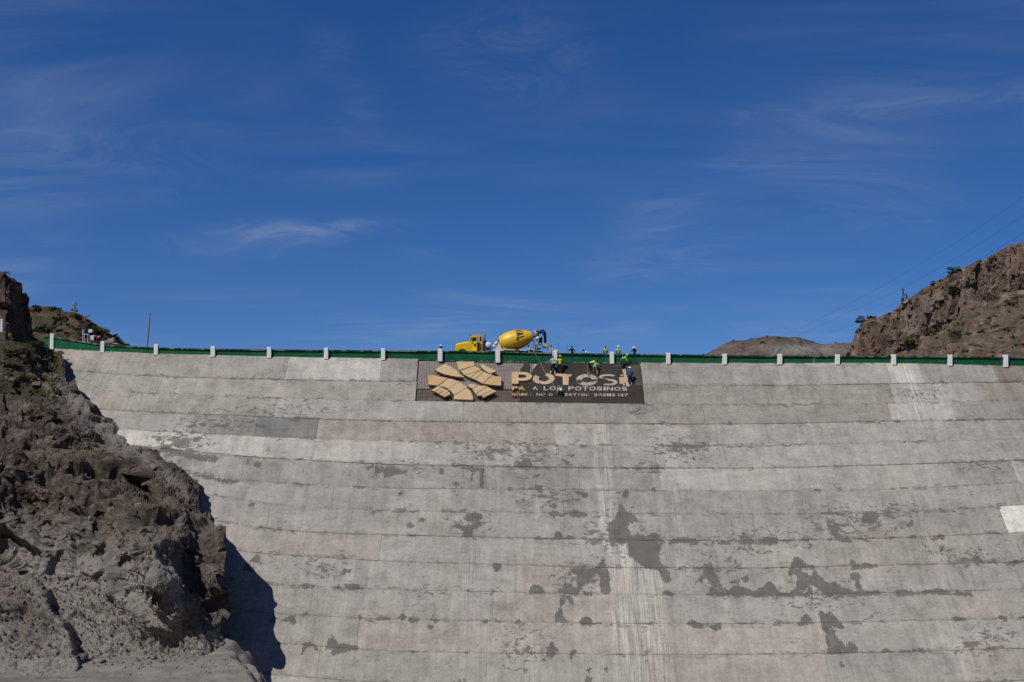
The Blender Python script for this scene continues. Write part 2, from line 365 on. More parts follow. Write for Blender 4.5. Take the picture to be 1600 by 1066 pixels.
# ---- stains of old patched concrete, traced as shapes lying on the face
CROP = {'A': (860, 650, 5.328), 'B': (810, 840, 4.717), 'C': (1080, 780, 3.947), 'D': (1300, 780, 3.727), 'E': (190, 650, 5.33), 'F': (550, 680, 4.848), 'G': (360, 860, 5.173), 'H': (640, 850, 4.936)}
ST = {
 'A': ["25 1020 65 955 105 1000 130 1020", "130 1025 140 1000 190 995 205 1030", "0 800 50 795 80 815 85 828 0 832", "95 820 200 780 230 805 300 815 310 830 220 840 150 825",
       "165 630 260 625 330 665 270 670", "0 730 40 725 50 750 10 758", "560 735 600 750 625 800 690 810 720 870 690 890 650 880 640 950 690 1010 760 980 790 1000 790 1066 500 1066 480 930 550 840",
       "825 1066 820 975 900 980 950 1050 945 1066", "985 1045 1060 1015 1110 1010 1160 1025 1210 1020 1230 1055 1000 1060", "590 670 630 600 655 640 640 680", "485 630 510 605 580 640 575 655 500 640",
       "970 290 1000 285 1005 305 980 300", "1110 385 1150 365 1145 390", "1180 345 1200 345 1200 362", "920 250 990 230 1060 250 1140 232 1180 250 1290 235 1332 250 1290 258 1000 258", "800 55 860 70 800 68", "140 335 200 325 195 345", "100 370 140 370 185 410 140 410",
       "840 600 875 600 875 628 840 628", "700 438 790 430 950 432 800 442"],
 'B': ["635 130 600 190 555 235 470 215 390 245 370 270 430 265 440 380 390 345 350 330 305 380 300 405 440 430 460 400 470 350 520 340 575 255 600 290 610 410 690 410 680 260 640 190",
       "800 30 860 0 930 0 990 20 1010 0 1075 0 1050 60 1040 170 1090 240 1125 320 1075 330 1040 260 1010 235 960 240 890 205 830 165 800 170", "690 150 740 165 800 165 800 190 730 190",
       "75 400 85 375 130 345 180 370 190 410 130 400 90 415", "305 420 330 430 335 495 305 490", "345 420 380 425 410 490 395 500", "265 620 280 550 305 505 325 530 325 580 345 605 330 620",
       "450 635 465 600 490 588 530 605 570 640 520 650", "570 632 610 622 625 635", "1240 635 1290 620 1380 645 1310 665", "215 855 230 790 245 765 275 800 290 850 230 895", "15 885 60 810 80 785 100 830 105 880 80 830 50 850",
       "380 890 385 850 415 815 435 845 400 860 395 895", "490 1066 500 1040 525 1020 550 1066", "505 980 525 960 545 975 525 990", "620 970 650 955 665 980 640 995", "620 1066 635 1040 655 1066", "250 0 410 0 415 20 330 10",
       "940 405 990 400 1030 420 980 425", "1055 425 1060 400 1100 398 1160 420 1100 432", "850 410 870 365 890 380 895 410", "480 400 540 395 545 425 480 420", "675 645 690 600 700 640"],
 'C': ["90 595 125 560 130 520 85 480 60 515 35 510 70 470 75 410 120 390 140 430 150 470 190 540 230 565 255 530 290 535 380 570 440 550 485 505 520 550 560 580 600 580 640 555 665 480 640 470 595 475 610 420 630 370 655 360 700 400 760 415 750 430 690 420 670 440 740 480 765 440 775 470 810 490 820 520 890 515 920 540 1000 570 1020 565 1015 510 980 490 985 465 1030 460 1045 480 1030 510 1060 565 1140 570 1170 585 1090 595 985 600 920 590 860 600 800 570 760 540 700 510 750 560 745 630 725 600 600 595 520 605 370 600 200 595",
       "665 770 685 730 710 710 745 740 765 770", "795 690 830 710 850 700 865 730 870 790 900 850 950 910 990 945 960 955 840 957 830 830 805 790", "865 710 900 740 950 800 940 805 890 780", "960 860 1000 900 1055 945 990 945",
       "295 265 320 215 345 240 370 235 390 255 430 250 460 225 480 240 520 235 540 265 490 285 400 275 310 275", "115 270 150 252 185 265 210 250 235 280 180 275", "0 240 45 275 0 280", "0 765 100 775 40 795", "125 790 140 770 185 770 180 800 150 820",
       "980 400 985 360 1010 390 1050 405 1075 390 1110 405 1155 410 1130 425 1000 430", "840 150 870 165 895 155 915 185 890 190 915 225 965 230 985 270 920 265 870 220", "1055 105 1080 80 1170 90 1140 115 1135 150 1100 150 1060 140", "1020 250 1050 235 1095 258",
       "235 515 270 495 300 500 295 520 255 515", "310 480 345 480 345 500 315 505", "365 290 390 310 400 345 375 320", "720 270 745 285 740 305", "915 1000 930 1000 945 1035 925 1035", "680 252 770 245 780 260 700 258", "450 425 490 425 480 435", "810 88 900 78 915 95", "835 245 865 245 860 258"],
 'D': ["295 100 330 70 370 100", "440 225 470 212 495 222 480 228", "575 235 600 215 650 212 655 228 610 235", "525 250 550 280 535 280", "530 300 570 295 590 318", "630 285 650 275 640 300", "700 375 770 345 830 350 830 320 870 350 880 370 800 362 720 378",
       "910 370 940 345 970 375", "1040 375 1060 358 1115 360 1060 382", "360 555 380 530 430 525 480 540 620 525 680 535 690 540 810 540 820 565 700 555 620 552 500 552 430 565", "705 690 730 685 780 700 720 708", "960 690 990 682 1025 700 1010 715",
       "270 888 310 878 350 888 300 895", "385 885 420 875 460 890 400 898", "465 885 530 870 545 890", "660 60 720 75 665 70", "1090 690 1118 685 1118 705", "390 150 410 160 410 185", "450 130 480 130 470 150 430 170", "850 285 885 300 860 298", "1020 775 1060 772 1040 780"],
 'E': ["350 290 500 290 570 320 700 325 780 335 820 360 760 385 640 370 520 340", "430 450 520 465 620 490 710 495 800 515 950 545 900 560 840 560 700 520 560 480", "1100 420 1110 385 1135 375 1160 400 1155 440 1110 430", "110 260 160 255 340 290 300 295", "1060 745 1090 725 1110 745",
       "270 190 330 165 350 200 290 210", "380 200 450 170 500 190 440 215", "420 240 500 200 550 190 540 230 470 260", "330 270 400 240 430 280", "230 250 265 225 250 250", "600 210 630 190 640 210", "1040 400 1060 350 1065 410", "980 540 1040 540 1000 546", "1460 570 1570 575 1540 585", "640 70 700 60 690 85", "770 80 900 70 870 92", "1120 80 1220 90 1180 110"],
 'F': ["170 245 200 240 220 270 300 240 340 265 420 270 400 290 320 290 280 320 250 320 240 285 190 290", "665 250 690 250 695 290 670 285", "900 310 920 290 915 350 895 345", "970 290 1000 260 1000 370 980 400", "820 245 900 235 990 260 930 275 880 270", "1180 415 1190 390 1230 415",
       "845 630 880 600 930 590 985 590 985 640 950 650 980 680 900 730 905 765 835 765 860 710 760 690 790 670 850 695 920 680 930 650 870 650", "415 665 430 655 470 690 440 705 415 700", "490 655 525 625 550 650", "690 635 735 625 720 640", "1525 785 1555 730 1600 780", "1505 590 1570 585 1580 615 1520 620",
       "1400 450 1470 465 1420 470", "1510 520 1535 515 1550 545 1515 540", "1220 230 1290 190 1340 170 1360 200 1370 240 1280 245", "1075 115 1140 105 1190 155 1150 150", "120 600 180 575 160 600", "0 390 100 390 60 398", "750 370 770 355 820 360 800 390", "415 750 490 760 440 765", "120 245 160 235 150 250", "345 455 380 430 380 460", "1380 380 1450 380 1440 430 1390 430"],
 'G': ["170 85 215 35 245 60 250 110 225 90", "95 150 145 108 190 150 200 180 140 170", "485 300 515 280 550 295 500 305", "570 285 620 280 675 290 670 302 600 308", "895 160 970 155 960 185 905 190", "925 280 980 280 1040 280 1060 305 1020 315 960 320", "860 310 885 290 905 320", "405 570 490 520 525 550 520 600 480 575 410 585",
       "580 520 610 503 635 520 600 530", "1010 540 1045 525 1068 545 1050 558", "1175 560 1215 525 1250 550 1240 560", "1350 545 1400 520 1430 545 1390 560", "1440 560 1470 540 1520 550 1538 570 1480 580", "765 790 820 680 870 765 930 760 1030 775 1035 805 900 820 870 840 825 835 835 800", "580 835 600 745 640 745 690 785 700 810 660 775 610 775", "310 580 350 535 400 545 350 580",
       "1250 555 1330 545 1340 552"],
 'H': ["920 370 935 325 970 308 1030 340 1040 400 1010 375 940 385", "0 570 40 565 85 585 60 603 0 600", "155 578 190 568 240 590 200 598", "120 640 175 630 170 655", "560 605 590 590 625 600", "420 850 430 820 455 815 460 850", "740 855 765 845 790 875 760 878", "655 150 700 155 690 190 665 225", "820 600 850 590 855 620", "0 825 35 830 20 850"]}
POLYS = []
for k, lst in ST.items():
    x0, y0, sc = CROP[k]
    for s in lst:
        a = np.array(list(map(float, s.split()))).reshape(-1, 2); POLYS.append(np.stack([x0 + a[:, 0] / sc, y0 + a[:, 1] / sc], -1))
def poly_sd(q, poly):
    """signed distance, positive inside"""
    d2 = np.full(len(q), 1e9); ins = np.zeros(len(q), bool); n = len(poly)
    for i in range(n):
        a = poly[i]; b = poly[(i + 1) % n]; e = b - a; w = q - a
        t = np.clip((w @ e) / max(e @ e, 1e-9), 0, 1); d = w - t[:, None] * e; d2 = np.minimum(d2, (d ** 2).sum(1))
        c = (a[1] <= q[:, 1]) != (b[1] <= q[:, 1])
        with np.errstate(divide='ignore', invalid='ignore'): xi = a[0] + (q[:, 1] - a[1]) / (b[1] - a[1]) * e[0]
        ins ^= c & (q[:, 0] < xi)
    d = np.sqrt(d2); return np.where(ins, d, -d)
def stain_field(px, py):
    q = np.stack([px, py], -1); out = np.full(len(q), -8.0)
    lo = q.min(0) - 9; hi = q.max(0) + 9
    for p in POLYS:
        if (p.max(0) < lo).any() or (p.min(0) > hi).any(): continue
        m = ((q > p.min(0) - 8) & (q < p.max(0) + 8)).all(1)
        if m.any(): out[m] = np.maximum(out[m], poly_sd(q[m], p))
    return out
def line_mask(q, pts, w):
    d = np.full(len(q), 1e9); pts = np.array(pts, float)
    for a, b in zip(pts[:-1], pts[1:]):
        e = b - a; wv = q - a; t = np.clip((wv @ e) / max(e @ e, 1e-9), 0, 1); dd = wv - t[:, None] * e
        d = np.minimum(d, np.hypot(dd[:, 0], dd[:, 1]))
    return np.clip(1 - d / w, 0, 1)
FLOW = np.array([[940, 640], [934, 664], [928, 700], [928, 735], [936, 800], [946, 870], [953, 930], [958, 1000], [962, 1090], [1058, 1090], [1048, 1000], [1040, 930], [1030, 890], [1004, 880], [984, 860], [968, 800], [958, 735], [953, 690], [951, 640]], float)
WASH = [([(735, 880), (740, 935), (742, 980)], 26, .75), ([(1055, 770), (1066, 850), (1072, 900)], 16, .8), ([(1268, 900), (1285, 980), (1310, 1066)], 22, .8), ([(1330, 800), (1365, 900)], 16, .35),
        ([(1440, 780), (1470, 900), (1510, 1066)], 20, .6), ([(1230, 740), (1250, 860)], 14, .5), ([(1275, 740), (1300, 900)], 10, .45), ([(470, 770), (465, 870)], 26, .45), ([(520, 1020), (525, 1066)], 14, .4),
        ([(1410, 570), (1440, 650)], 22, .9), ([(1500, 690), (1520, 760)], 16, .4), ([(825, 1000), (830, 1066)], 22, .5), ([(770, 730), (778, 800)], 14, .4), ([(1110, 640), (1125, 720)], 12, .3), ([(640, 790), (645, 860)], 18, .3), ([(1130, 930), (1160, 1066)], 14, .4), ([(1580, 830), (1600, 880)], 10, .8)]
FLECK = [(285, 690, 60, 26, 1), (250, 712, 60, 30, .8), (340, 660, 90, 16, .7), (770, 705, 60, 22, .9), (620, 735, 60, 18, .8), (830, 715, 50, 36, .9), (860, 780, 60, 30, .8), (740, 820, 40, 26, .7), (1060, 700, 60, 24, .8), (1010, 735, 40, 20, .6), (1180, 845, 110, 26, .7), (1330, 815, 90, 34, .8), (1400, 800, 60, 20, .7), (1000, 640, 30, 10, .9), (1540, 730, 50, 14, .7), (1540, 1000, 60, 30, .7), (960, 830, 60, 60, .7), (1120, 890, 60, 30, .6), (1290, 930, 90, 30, .7), (820, 1010, 60, 50, .6), (500, 890, 60, 30, .5), (1500, 870, 70, 20, .6), (660, 600, 30, 10, .3), (900, 900, 60, 30, .6), (440, 640, 150, 14, .5), (1420, 615, 60, 14, .6)]
DRUN = [([(1560, 575), (1580, 610), (1600, 640)], 9, .8), ([(305, 655), (300, 680)], 4, .6), ([(885, 720), (890, 800)], 14, .5), ([(850, 700), (860, 780)], 18, .5), ([(1048, 930), (1058, 1066)], 6, .7), ([(953, 660), (960, 735)], 2.5, .9), ([(737, 720), (757, 730), (756, 760)], 9, .35)]

# ---- concrete material
def concrete_mat(name, base=(.325, .310, .276), panel=True):
    m = NT(name, 0.93, 0.15)
    suv = m.attr('suv', 'Vector')
    sp = m.n.new('ShaderNodeSeparateXYZ'); m.l.new(suv, sp.inputs[0]); vf = sp.outputs[2]
    uv2 = m.n.new('ShaderNodeCombineXYZ'); m.l.new(sp.outputs[0], uv2.inputs[0]); m.l.new(sp.outputs[1], uv2.inputs[1]); uv = uv2.outputs[0]
    tint = m.attr('tint', 'Vector')
    big = m.noise(0.16, 4, 0.55, uv); mid = m.noise(0.75, 6, 0.68, uv, dist=.5); fine = m.noise(4.5, 5, 0.75, uv); blot = m.noise(.38, 7, .74, uv, dist=1.2, loc=(40, 2, 0)); vst3 = m.noise(1.0, 5, .7, uv, sc=(5.0, .16, 1), loc=(2, 6, 0), dist=.35)
    vst = m.noise(1.0, 5, 0.6, uv, sc=(2.2, 0.16, 1)); vst2 = m.noise(1.0, 4, 0.6, uv, sc=(7.0, 0.35, 1), loc=(9, 3, 0))
    hst = m.noise(1.0, 4, 0.6, uv, sc=(.35, 3.5, 1), loc=(4, 8, 0))
    val = m.math('ADD', m.ramp(big, .3, .7, .90, 1.10), m.ramp(mid, .25, .75, -.15, .15))
    val = m.math('ADD', val, m.ramp(vst, .3, .7, -.07, .09)); val = m.math('ADD', val, m.ramp(vst2, .4, .75, -.015, .05))
    val = m.math('ADD', val, m.ramp(hst, .3, .7, -.05, .05)); val = m.math('ADD', val, m.math('ADD', m.ramp(fine, .3, .7, -.13, .13), m.ramp(blot, .32, .68, -.11, .11)))
    # light wash runs
    wash = m.attr('wash'); run = m.math('MULTIPLY', wash, m.ramp(vst2, .3, .68, .25, 1.0)); val = m.math('ADD', val, m.math('MULTIPLY', run, .42))
    val = m.math('ADD', val, m.math('MULTIPLY', wash, m.math('MULTIPLY', m.ramp(vst3, .36, .64, -.44, .16), m.ramp(mid, .3, .6, .3, 1.0))))
    col = m.mix(1.0, base, tint, 'MULTIPLY')
    pink = m.noise(0.22, 3, .5, uv, loc=(31, 7, 0)); col = m.mix(m.ramp(pink, .52, .72, 0, .35), col, m.mix(1.0, col, (1.04, .98, .94), 'MULTIPLY'))
    vg = m.n.new('ShaderNodeCombineXYZ'); [m.l.new(val, vg.inputs[i]) for i in range(3)]
    col = m.mix(1.0, col, vg.outputs[0], 'MULTIPLY')
    # rust bleed, rare
    rust = m.math('MULTIPLY', m.ramp(m.noise(.3, 2, .5, uv, loc=(3, 55, 0)), .66, .74), m.ramp(vst2, .5, .66)); col = m.mix(m.math('MULTIPLY', rust, .45), col, (.30, .21, .12))
    # dark damp runs
    dr = m.math('MULTIPLY', m.attr('drun'), m.ramp(vst2, .28, .62, .3, 1.0)); col = m.mix(m.math('MULTIPLY', dr, .55), col, (.15, .14, .13))
    # patches of bare older concrete
    sn = m.math('ADD', m.math('MINIMUM', m.attr('stain'), 1.9), m.math('ADD', m.ramp(m.noise(1.9, 7, .75, uv, dist=.5), .34, .66, -2.4, 2.4, False), m.ramp(m.noise(6, 4, .7, uv), .3, .7, -1.6, 1.6, False)))
    sn = m.math('ADD', sn, m.math('ADD', m.ramp(vst3, .34, .66, -1.3, 1.3, False), m.ramp(m.noise(.55, 5, .7, uv, loc=(12, 44, 0)), .36, .64, -1.3, 1.3, False)))
    sm = m.math('MULTIPLY', m.ramp(sn, -.85, -.45), m.ramp(m.noise(.9, 4, .6, uv, loc=(8, 8, 0)), .3, .7, .84, 1.0))
    # speckle clusters hugging the joints
    edge = m.math('MINIMUM', vf, m.math('SUBTRACT', 1.0, vf))
    near = m.ramp(edge, .0, .22, 1.0, 0.0)
    cl = m.ramp(m.noise(.20, 3, .5, uv, loc=(77, 12, 0)), .46, .62)
    spk = m.noise(1.0, 6, .72, uv, sc=(1.1, 2.4, 1), dist=.5, loc=(5, 5, 0))
    spm = m.ramp(m.math('ADD', spk, m.math('MULTIPLY', near, .085)), .605, .635)
    fk = m.attr('fleck'); flk = m.math('MULTIPLY', m.ramp(m.math('ADD', m.noise(1.0, 6, .74, uv, sc=(1.3, 2.6, 1), dist=.8, loc=(50, 5, 0)), m.math('MULTIPLY', fk, .13)), .605, .635), m.ramp(fk, .05, .3))
    spm = m.math('MULTIPLY', spm, m.math('ADD', m.math('MULTIPLY', cl, .8), m.math('MULTIPLY', near, .45)), clamp=True)
    lip = m.math('MULTIPLY', m.ramp(edge, .0, .05, 1.0, 0.0), m.ramp(m.noise(.9, 5, .7, uv, loc=(1, 71, 0)), .44, .56))
    pits = m.ramp(m.noise(3.2, 4, .7, uv, loc=(15, 2, 0)), .665, .70)
    stain = m.math('MAXIMUM', m.math('MAXIMUM', sm, m.math('MULTIPLY', flk, .85)), m.math('MAXIMUM', m.math('MULTIPLY', spm, .8), m.math('MAXIMUM', m.math('MULTIPLY', lip, .36), m.math('MULTIPLY', pits, .55))))
    scol = m.mix(m.ramp(mid, .3, .7), (.120, .114, .103), (.148, .140, .126))
    col = m.mix(stain, col, scol)
    m.color(col)
    h = m.math('SUBTRACT', m.math('ADD', m.math('MULTIPLY', mid, .5), m.math('ADD', m.math('MULTIPLY', fine, .35), m.math('MULTIPLY', m.math('MULTIPLY', vst2, wash), 1.5))), m.math('MULTIPLY', stain, .5))
    m.bump(h, .55, .05)
    return m.m
M_CONC = concrete_mat('lift_concrete')
M_CORE = plain('old_core_concrete', (.13, .125, .115), .95, .1)

def tint_of(k, px):
    T = {1: [(333, .93, 'p'), (448, .98, 'n'), (595, 1.22, 'n'), (655, .92, 'n'), (1005, .9, 'n'), (1218, .93, 'n'), (1390, 1.02, 'n'), (1440, 1.28, 'n'), (1555, 1.0, 'n'), (9e9, .78, 'b')],
         2: [(250, .93, 'n'), (655, 1.0, 'p'), (1005, .9, 'n'), (1395, .9, 'p'), (1530, 1.1, 'n'), (9e9, .92, 'b')],
         3: [(430, .95, 'p'), (724, 1.04, 'n'), (815, .97, 'p'), (1390, .9, 'p'), (1490, 1.2, 'n'), (9e9, .95, 'n')],
         4: [(303, 1.0, 'n'), (400, .86, 'n'), (496, .70, 'g'), (866, .95, 'r'), (950, 1.12, 'n'), (1200, 1.02, 'n'), (9e9, 1.04, 'n')],
         5: [(420, 1.30, 'n'), (700, 1.14, 'n'), (870, 1.06, 'n'), (1025, .96, 'n'), (9e9, 1.06, 'n')],
         6: [(755, .95, 'n'), (905, .92, 'n'), (1032, .94, 'g'), (1250, 1.14, 'n'), (1500, 1.06, 'n'), (1585, .93, 'n'), (9e9, 1.22, 'n')],
         7: [(520, 1.0, 'n'), (880, .98, 'n'), (1255, .95, 'n'), (9e9, .98, 'n')],
         8: [(738, 1.0, 'n'), (960, 1.02, 'n'), (1255, .97, 'n'), (1568, .95, 'n'), (9e9, 1.75, 'n')]}
    tab = T.get(k)
    if tab is None: return None
    for lim, t, c in tab:
        if px < lim: return t, c
CT = {'n': (1, 1, 1), 'p': (1.02, .99, .975), 'r': (1.06, .98, .955), 'b': (1.05, .97, .9), 'g': (.98, 1.0, 1.03)}
BREAK = {1: [200, 333, 448, 595, 652, 1003, 1218, 1390, 1440, 1556], 2: [250, 430, 650, 1006, 1200, 1395, 1530], 3: [200, 430, 724, 815, 1100, 1390, 1490], 4: [303, 400, 496, 866, 950, 1200, 1450], 5: [420, 700, 870, 1025, 1330, 1570],
         6: [380, 755, 905, 1032, 1250, 1500, 1585], 7: [340, 520, 880, 1255, 1590], 8: [420, 738, 960, 1255, 1568]}
rb = random.Random(5)
dam = empty('dam', (0, 90, Z_FLOOR), 'tall sloping grey concrete dam cast in horizontal lifts, filling the valley', 'dam')
DO = (0, 90, Z_FLOOR)
NL = len(H) - 1
for k in range(1, NL + 1):
    br = BREAK.get(k)
    if br is None:
        br = sorted(rb.uniform(a, a + 120) for a in (230, 480, 720, 950, 1180, 1420))
        if k == 13: br = [498, 760, 1010, 1294, 1500]
        if k == 12: br = [560, 1040, 1294]
    mid_py = [0.5 * (np.interp(p, crest_px, crest_py) if k == 1 else np.interp(p, jpx, J[k - 2])) + .5 * np.interp(p, jpx, J[k - 1]) for p in br]
    bx = [float(face_hit(np.array(p), np.array(q))[0]) for p, q in zip(br, mid_py)]
    bx = [XL] + bx + [XR]
    lift_out = rb.uniform(-.012, .03)
    for i in range(len(bx) - 1):
        xa, xb = bx[i], bx[i + 1]
        pc = 0.5 * ((br[i - 1] if i else -100) + (br[i] if i < len(br) else 1700))
        if k in (1, 2) and 640 < pc < 1010: continue          # left open for the sign
        t = tint_of(k, pc) or (rb.uniform(.95, 1.05), rb.choice('nnp'))
        fine = k <= 13
        du = .17 if fine else .8
        g = .004; gh = .004
        nu = max(3, int((xb - xa - 2 * g) / du)); nv = 12 if fine else 3
        e = .03
        u = np.concatenate([[0, 0], np.linspace(e, xb - xa - 2 * g - e, nu), [xb - xa - 2 * g] * 2]) + xa + g
        w = np.concatenate([[0, 0], np.linspace(.012, .988, nv), [1, 1]])
        U = np.broadcast_to(u, (len(w), len(u)))
        gap = gh * np.clip(.9 + 1.6 * fbm(np.stack([u, u * 0 + k * 9, u * 0], -1), .35, 4, 8), -.5, 1.3)
        ha = hk(k - 1, u) + gap + .012 * fbm(np.stack([u, u * 0 + k, u * 0], -1), 1.3, 3, 3)
        hb = hk(k, u) - gap + .012 * fbm(np.stack([u, u * 0 + k + 1, u * 0], -1), 1.3, 3, 3)
        if k == 1: ha = ha - .1
        Hh = ha[None] + (hb - ha)[None] * w[:, None]
        ou = np.zeros(len(u)); ou[0] = ou[-1] = -.30; ou[1] = ou[-2] = -.006
        ow = np.zeros(len(w)); ow[0] = ow[-1] = -.30; ow[1] = ow[-2] = -.007
        out = np.minimum(ou[None], ow[:, None]) + lift_out + rb.uniform(-.006, .006)
        flat = np.stack([U.ravel(), Hh.ravel(), np.full(U.size, k * 3.1)], -1)
        out = out + .018 * fbm(flat, .5, 3, 9).reshape(out.shape)
        Pn = face_xh(U, Hh, out)
        px, py = project(Pn.reshape(-1, 3)); q = np.stack([px, py], -1)
        stf = stain_field(px, py) if fine else np.full(len(px), -8.0)
        wash = np.zeros(len(px)); drun = np.zeros(len(px))
        if fine:
            fl = np.clip(poly_sd(q, FLOW) / 4 + .3, 0, 1); wash = np.maximum(wash, fl)
            stf = np.where(fl > .2, stf - 3.5 * fl * (q[:, 1] > 850) - 6 * fl * (q[:, 1] < 800), stf)
            for pts, wd, a in WASH: wash = np.maximum(wash, line_mask(q, pts, wd) * a)
            for pts, wd, a in DRUN: drun = np.maximum(drun, line_mask(q, pts, wd) * a)
        fleck = np.zeros(len(px))
        if fine:
            for cx, cy, rx, ry, a in FLECK: fleck = np.maximum(fleck, np.clip(1.2 - np.hypot((px - cx) / rx, (py - cy) / ry), 0, 1) * a)
        c = np.array(CT[t[1]]) * (1 + (t[0] - 1) * 1.3)
        suv = np.stack([U.ravel(), (Hh * math.sqrt(1 + SL * SL)).ravel() , np.broadcast_to(w[:, None], U.shape).ravel()], -1)
        o = grid_obj('concrete_panel', Pn, M_CONC, dam, DO, True, {'suv': suv, 'stain': stf, 'wash': wash, 'drun': drun, 'fleck': fleck, 'tint': np.broadcast_to(c, (len(px), 3))}, flip=True)
# solid core behind the panels, with crest and upstream face
xs = np.linspace(XL - 2, XR + 2, 160)
hb = hk(NL, xs)
rows = [face_xh(xs, hb + 4, np.full(160, -.28)), face_xh(xs, xs * 0 + .12, np.full(160, -.28))]
rows += [np.stack([xs, Yc(xs) + .55, Zc(xs) - .10], -1), np.stack([xs, Yc(xs) + 7.6, Zc(xs) - .10], -1), np.stack([xs, Yc(xs) + 7.6, xs * 0 + Z_FLOOR - 2], -1)]
grid_obj('core', np.array(rows), M_CORE, dam, DO, False, flip=False)
# crest road
M_ROAD = plain('crest_road_concrete', (.24, .225, .205), .95, .1, var=.25, scale=.8)
RZ = .13                               # road level above the outer foot of the parapet
rows = [np.stack([xs, Yc(xs) + .50, Zc(xs) + RZ - .3], -1), np.stack([xs, Yc(xs) + .50, Zc(xs) + RZ], -1), np.stack([xs, Yc(xs) + 7.4, Zc(xs) + RZ], -1), np.stack([xs, Yc(xs) + 7.4, Zc(xs) + RZ - .3], -1)]
tag(grid_obj('crest_road', np.array(rows), M_ROAD, None, (0, 0, 0), False), kind='structure')

# ------------------------------------------------------------------ parapet
def green_mat():
    m = NT('worn_green_paint', .75, .25)
    n = m.noise(.9, 5, .6, sc=(1, 1, 1)); c = m.mix(m.ramp(n, .3, .7), (.005, .088, .036), (.010, .135, .058))
    st = m.noise(1, 4, .6, sc=(5, 5, .5)); c = m.mix(m.ramp(st, .5, .75, 0, .5), c, (.010, .055, .026))
    zz = m.n.new('ShaderNodeSeparateXYZ'); m.l.new(m.tc.outputs['Object'], zz.inputs[0])
    lowz = m.ramp(m.attr('hgt'), .0, .28, 1, 0)
    chip = m.ramp(m.math('ADD', m.noise(1.6, 6, .7), m.math('MULTIPLY', lowz, .16)), .66, .70)
    c = m.mix(m.math('MULTIPLY', chip, .8), c, (.27, .26, .235)); m.color(c); m.bump(m.noise(8, 4), .3, .02); return m.m
M_GREEN = green_mat()
def coping_mat():
    m = NT('chipped_green_coping', .85, .2)
    ch = m.ramp(m.noise(.9, 6, .72), .48, .56); c = m.mix(m.ramp(m.noise(3, 3), .3, .7), (.010, .045, .022), (.02, .075, .036))
    m.color(m.mix(m.math('MULTIPLY', ch, .75), c, (.25, .24, .21))); m.bump(m.noise(7, 4), .5, .03); return m.m
M_COP = coping_mat()
def white_mat():
    m = NT('whitewashed_post', .8, .2)
    c = m.mix(m.ramp(m.noise(4, 5, .6), .3, .75), (.90, .90, .90), (.80, .80, .79)); c = m.mix(m.ramp(m.noise(6, 5, .7, sc=(1, 1, .4)),   .68, .74, 0, .5), c, (.32, .31, .29))
    m.color(c); m.bump(m.noise(14, 3), .2, .01); return m.m
M_POST = white_mat()
par = empty('parapet_wall', (0, 98, 0), 'dark green parapet wall with white posts along the dam crest', 'wall')
PO = (0, 98, 0)
ppx = [69, 82, 161, 244, 333, 421, 510, 599, 688, 778, 867, 956, 1044, 1132, 1218, 1308, 1396, 1484, 1571, 1657, 1743]
pposX = [float(np.interp(p, crest_px, cp_[:, 0])) for p in ppx]
# wall top heights above the outer foot, read along the crest
tpx = [-200, 82, 161, 244, 333, 421, 599, 688, 778, 867, 956, 1044, 1132, 1308, 1484, 1571, 1800]
tpy = [515, 526, 538.5, 543, 545, 546, 547.5, 548, 549, 551.5, 553, 553.5, 555, 556, 556.5, 557.5, 562]
def wall_top(x):
    p = np.interp(x, cp_[:, 0], crest_px); y = np.interp(p, tpx, tpy); Yv = Yc(x)
    return at(float(p), float(y), float(Yv))[2]
rp = random.Random(3)
for i in range(len(pposX) - 1):
    xa, xb = pposX[i], pposX[i + 1]; n = 9
    us = np.linspace(xa + .02, xb - .02, n)
    zt = np.array([wall_top(x) for x in us]) - .13
    yf = Yc(us) + .02 + rp.uniform(-.012, .012); z0 = Zc(us) - .06
    nh = 5; rowsP = [np.stack([us, yf + .28, z0], -1)]; hs = [0]
    for j in range(nh): rowsP.append(np.stack([us, yf, z0 + (zt - z0) * j / (nh - 1)], -1)); hs.append(j / (nh - 1))
    rowsP.append(np.stack([us, yf + .28, zt], -1)); hs.append(1); rowsP.append(np.stack([us, yf + .28, z0], -1)); hs.append(0)
    Pg = np.array(rowsP); hg = np.repeat(np.array(hs), n)
    o = grid_obj('wall_panel', Pg, M_GREEN, par, PO, False, {'hgt': hg})
    # coping length, with slightly uneven edge
    us2 = np.linspace(xa + .01, xb - .01, 14); zt2 = np.array([wall_top(x) for x in us2]); yc = Yc(us2)
    jit = lambda a: np.array([rp.uniform(-a, a) for _ in us2])
    prof = [(-.085, -.13), (-.085, 0), (.38, 0), (.38, -.13), (-.085, -.13)]
    Pg = np.array([np.stack([us2, yc + a + jit(.006), zt2 + b + (jit(.016) if b == 0 else 0)], -1) for a, b in prof])
    Pg[-1] = Pg[0]
    grid_obj('coping', Pg, M_COP, par, PO, False)
# posts
ptop = {82: 521.5, 161: 533.5, 244: 538, 333: 541, 421: 542.5, 510: 543.5, 599: 544.5, 688: 545, 778: 548, 867: 548.5, 956: 550, 1044: 551.5, 1132: 553, 1218: 553.5, 1308: 554, 1396: 554, 1484: 554.5, 1571: 554.5}
for p, x in zip(ppx, pposX):
    if p < 75: continue
    Yv = float(Yc(x)); zt = at(p, ptop.get(p, 556), Yv - .2)[2]; zb = float(Zc(x)) - .12
    w = .46 if p in (867, 688, 778) else .42 + rp.uniform(-.02, .02)
    b = B(); rot = Matrix.Rotation(R(rp.uniform(-.8, .8)), 3, 'Y')
    b.box((x, Yv - .06, (zt + zb) / 2), (w, .36, zt - zb), rot, bev=.025)
    b.build('post', M_POST, par, PO)
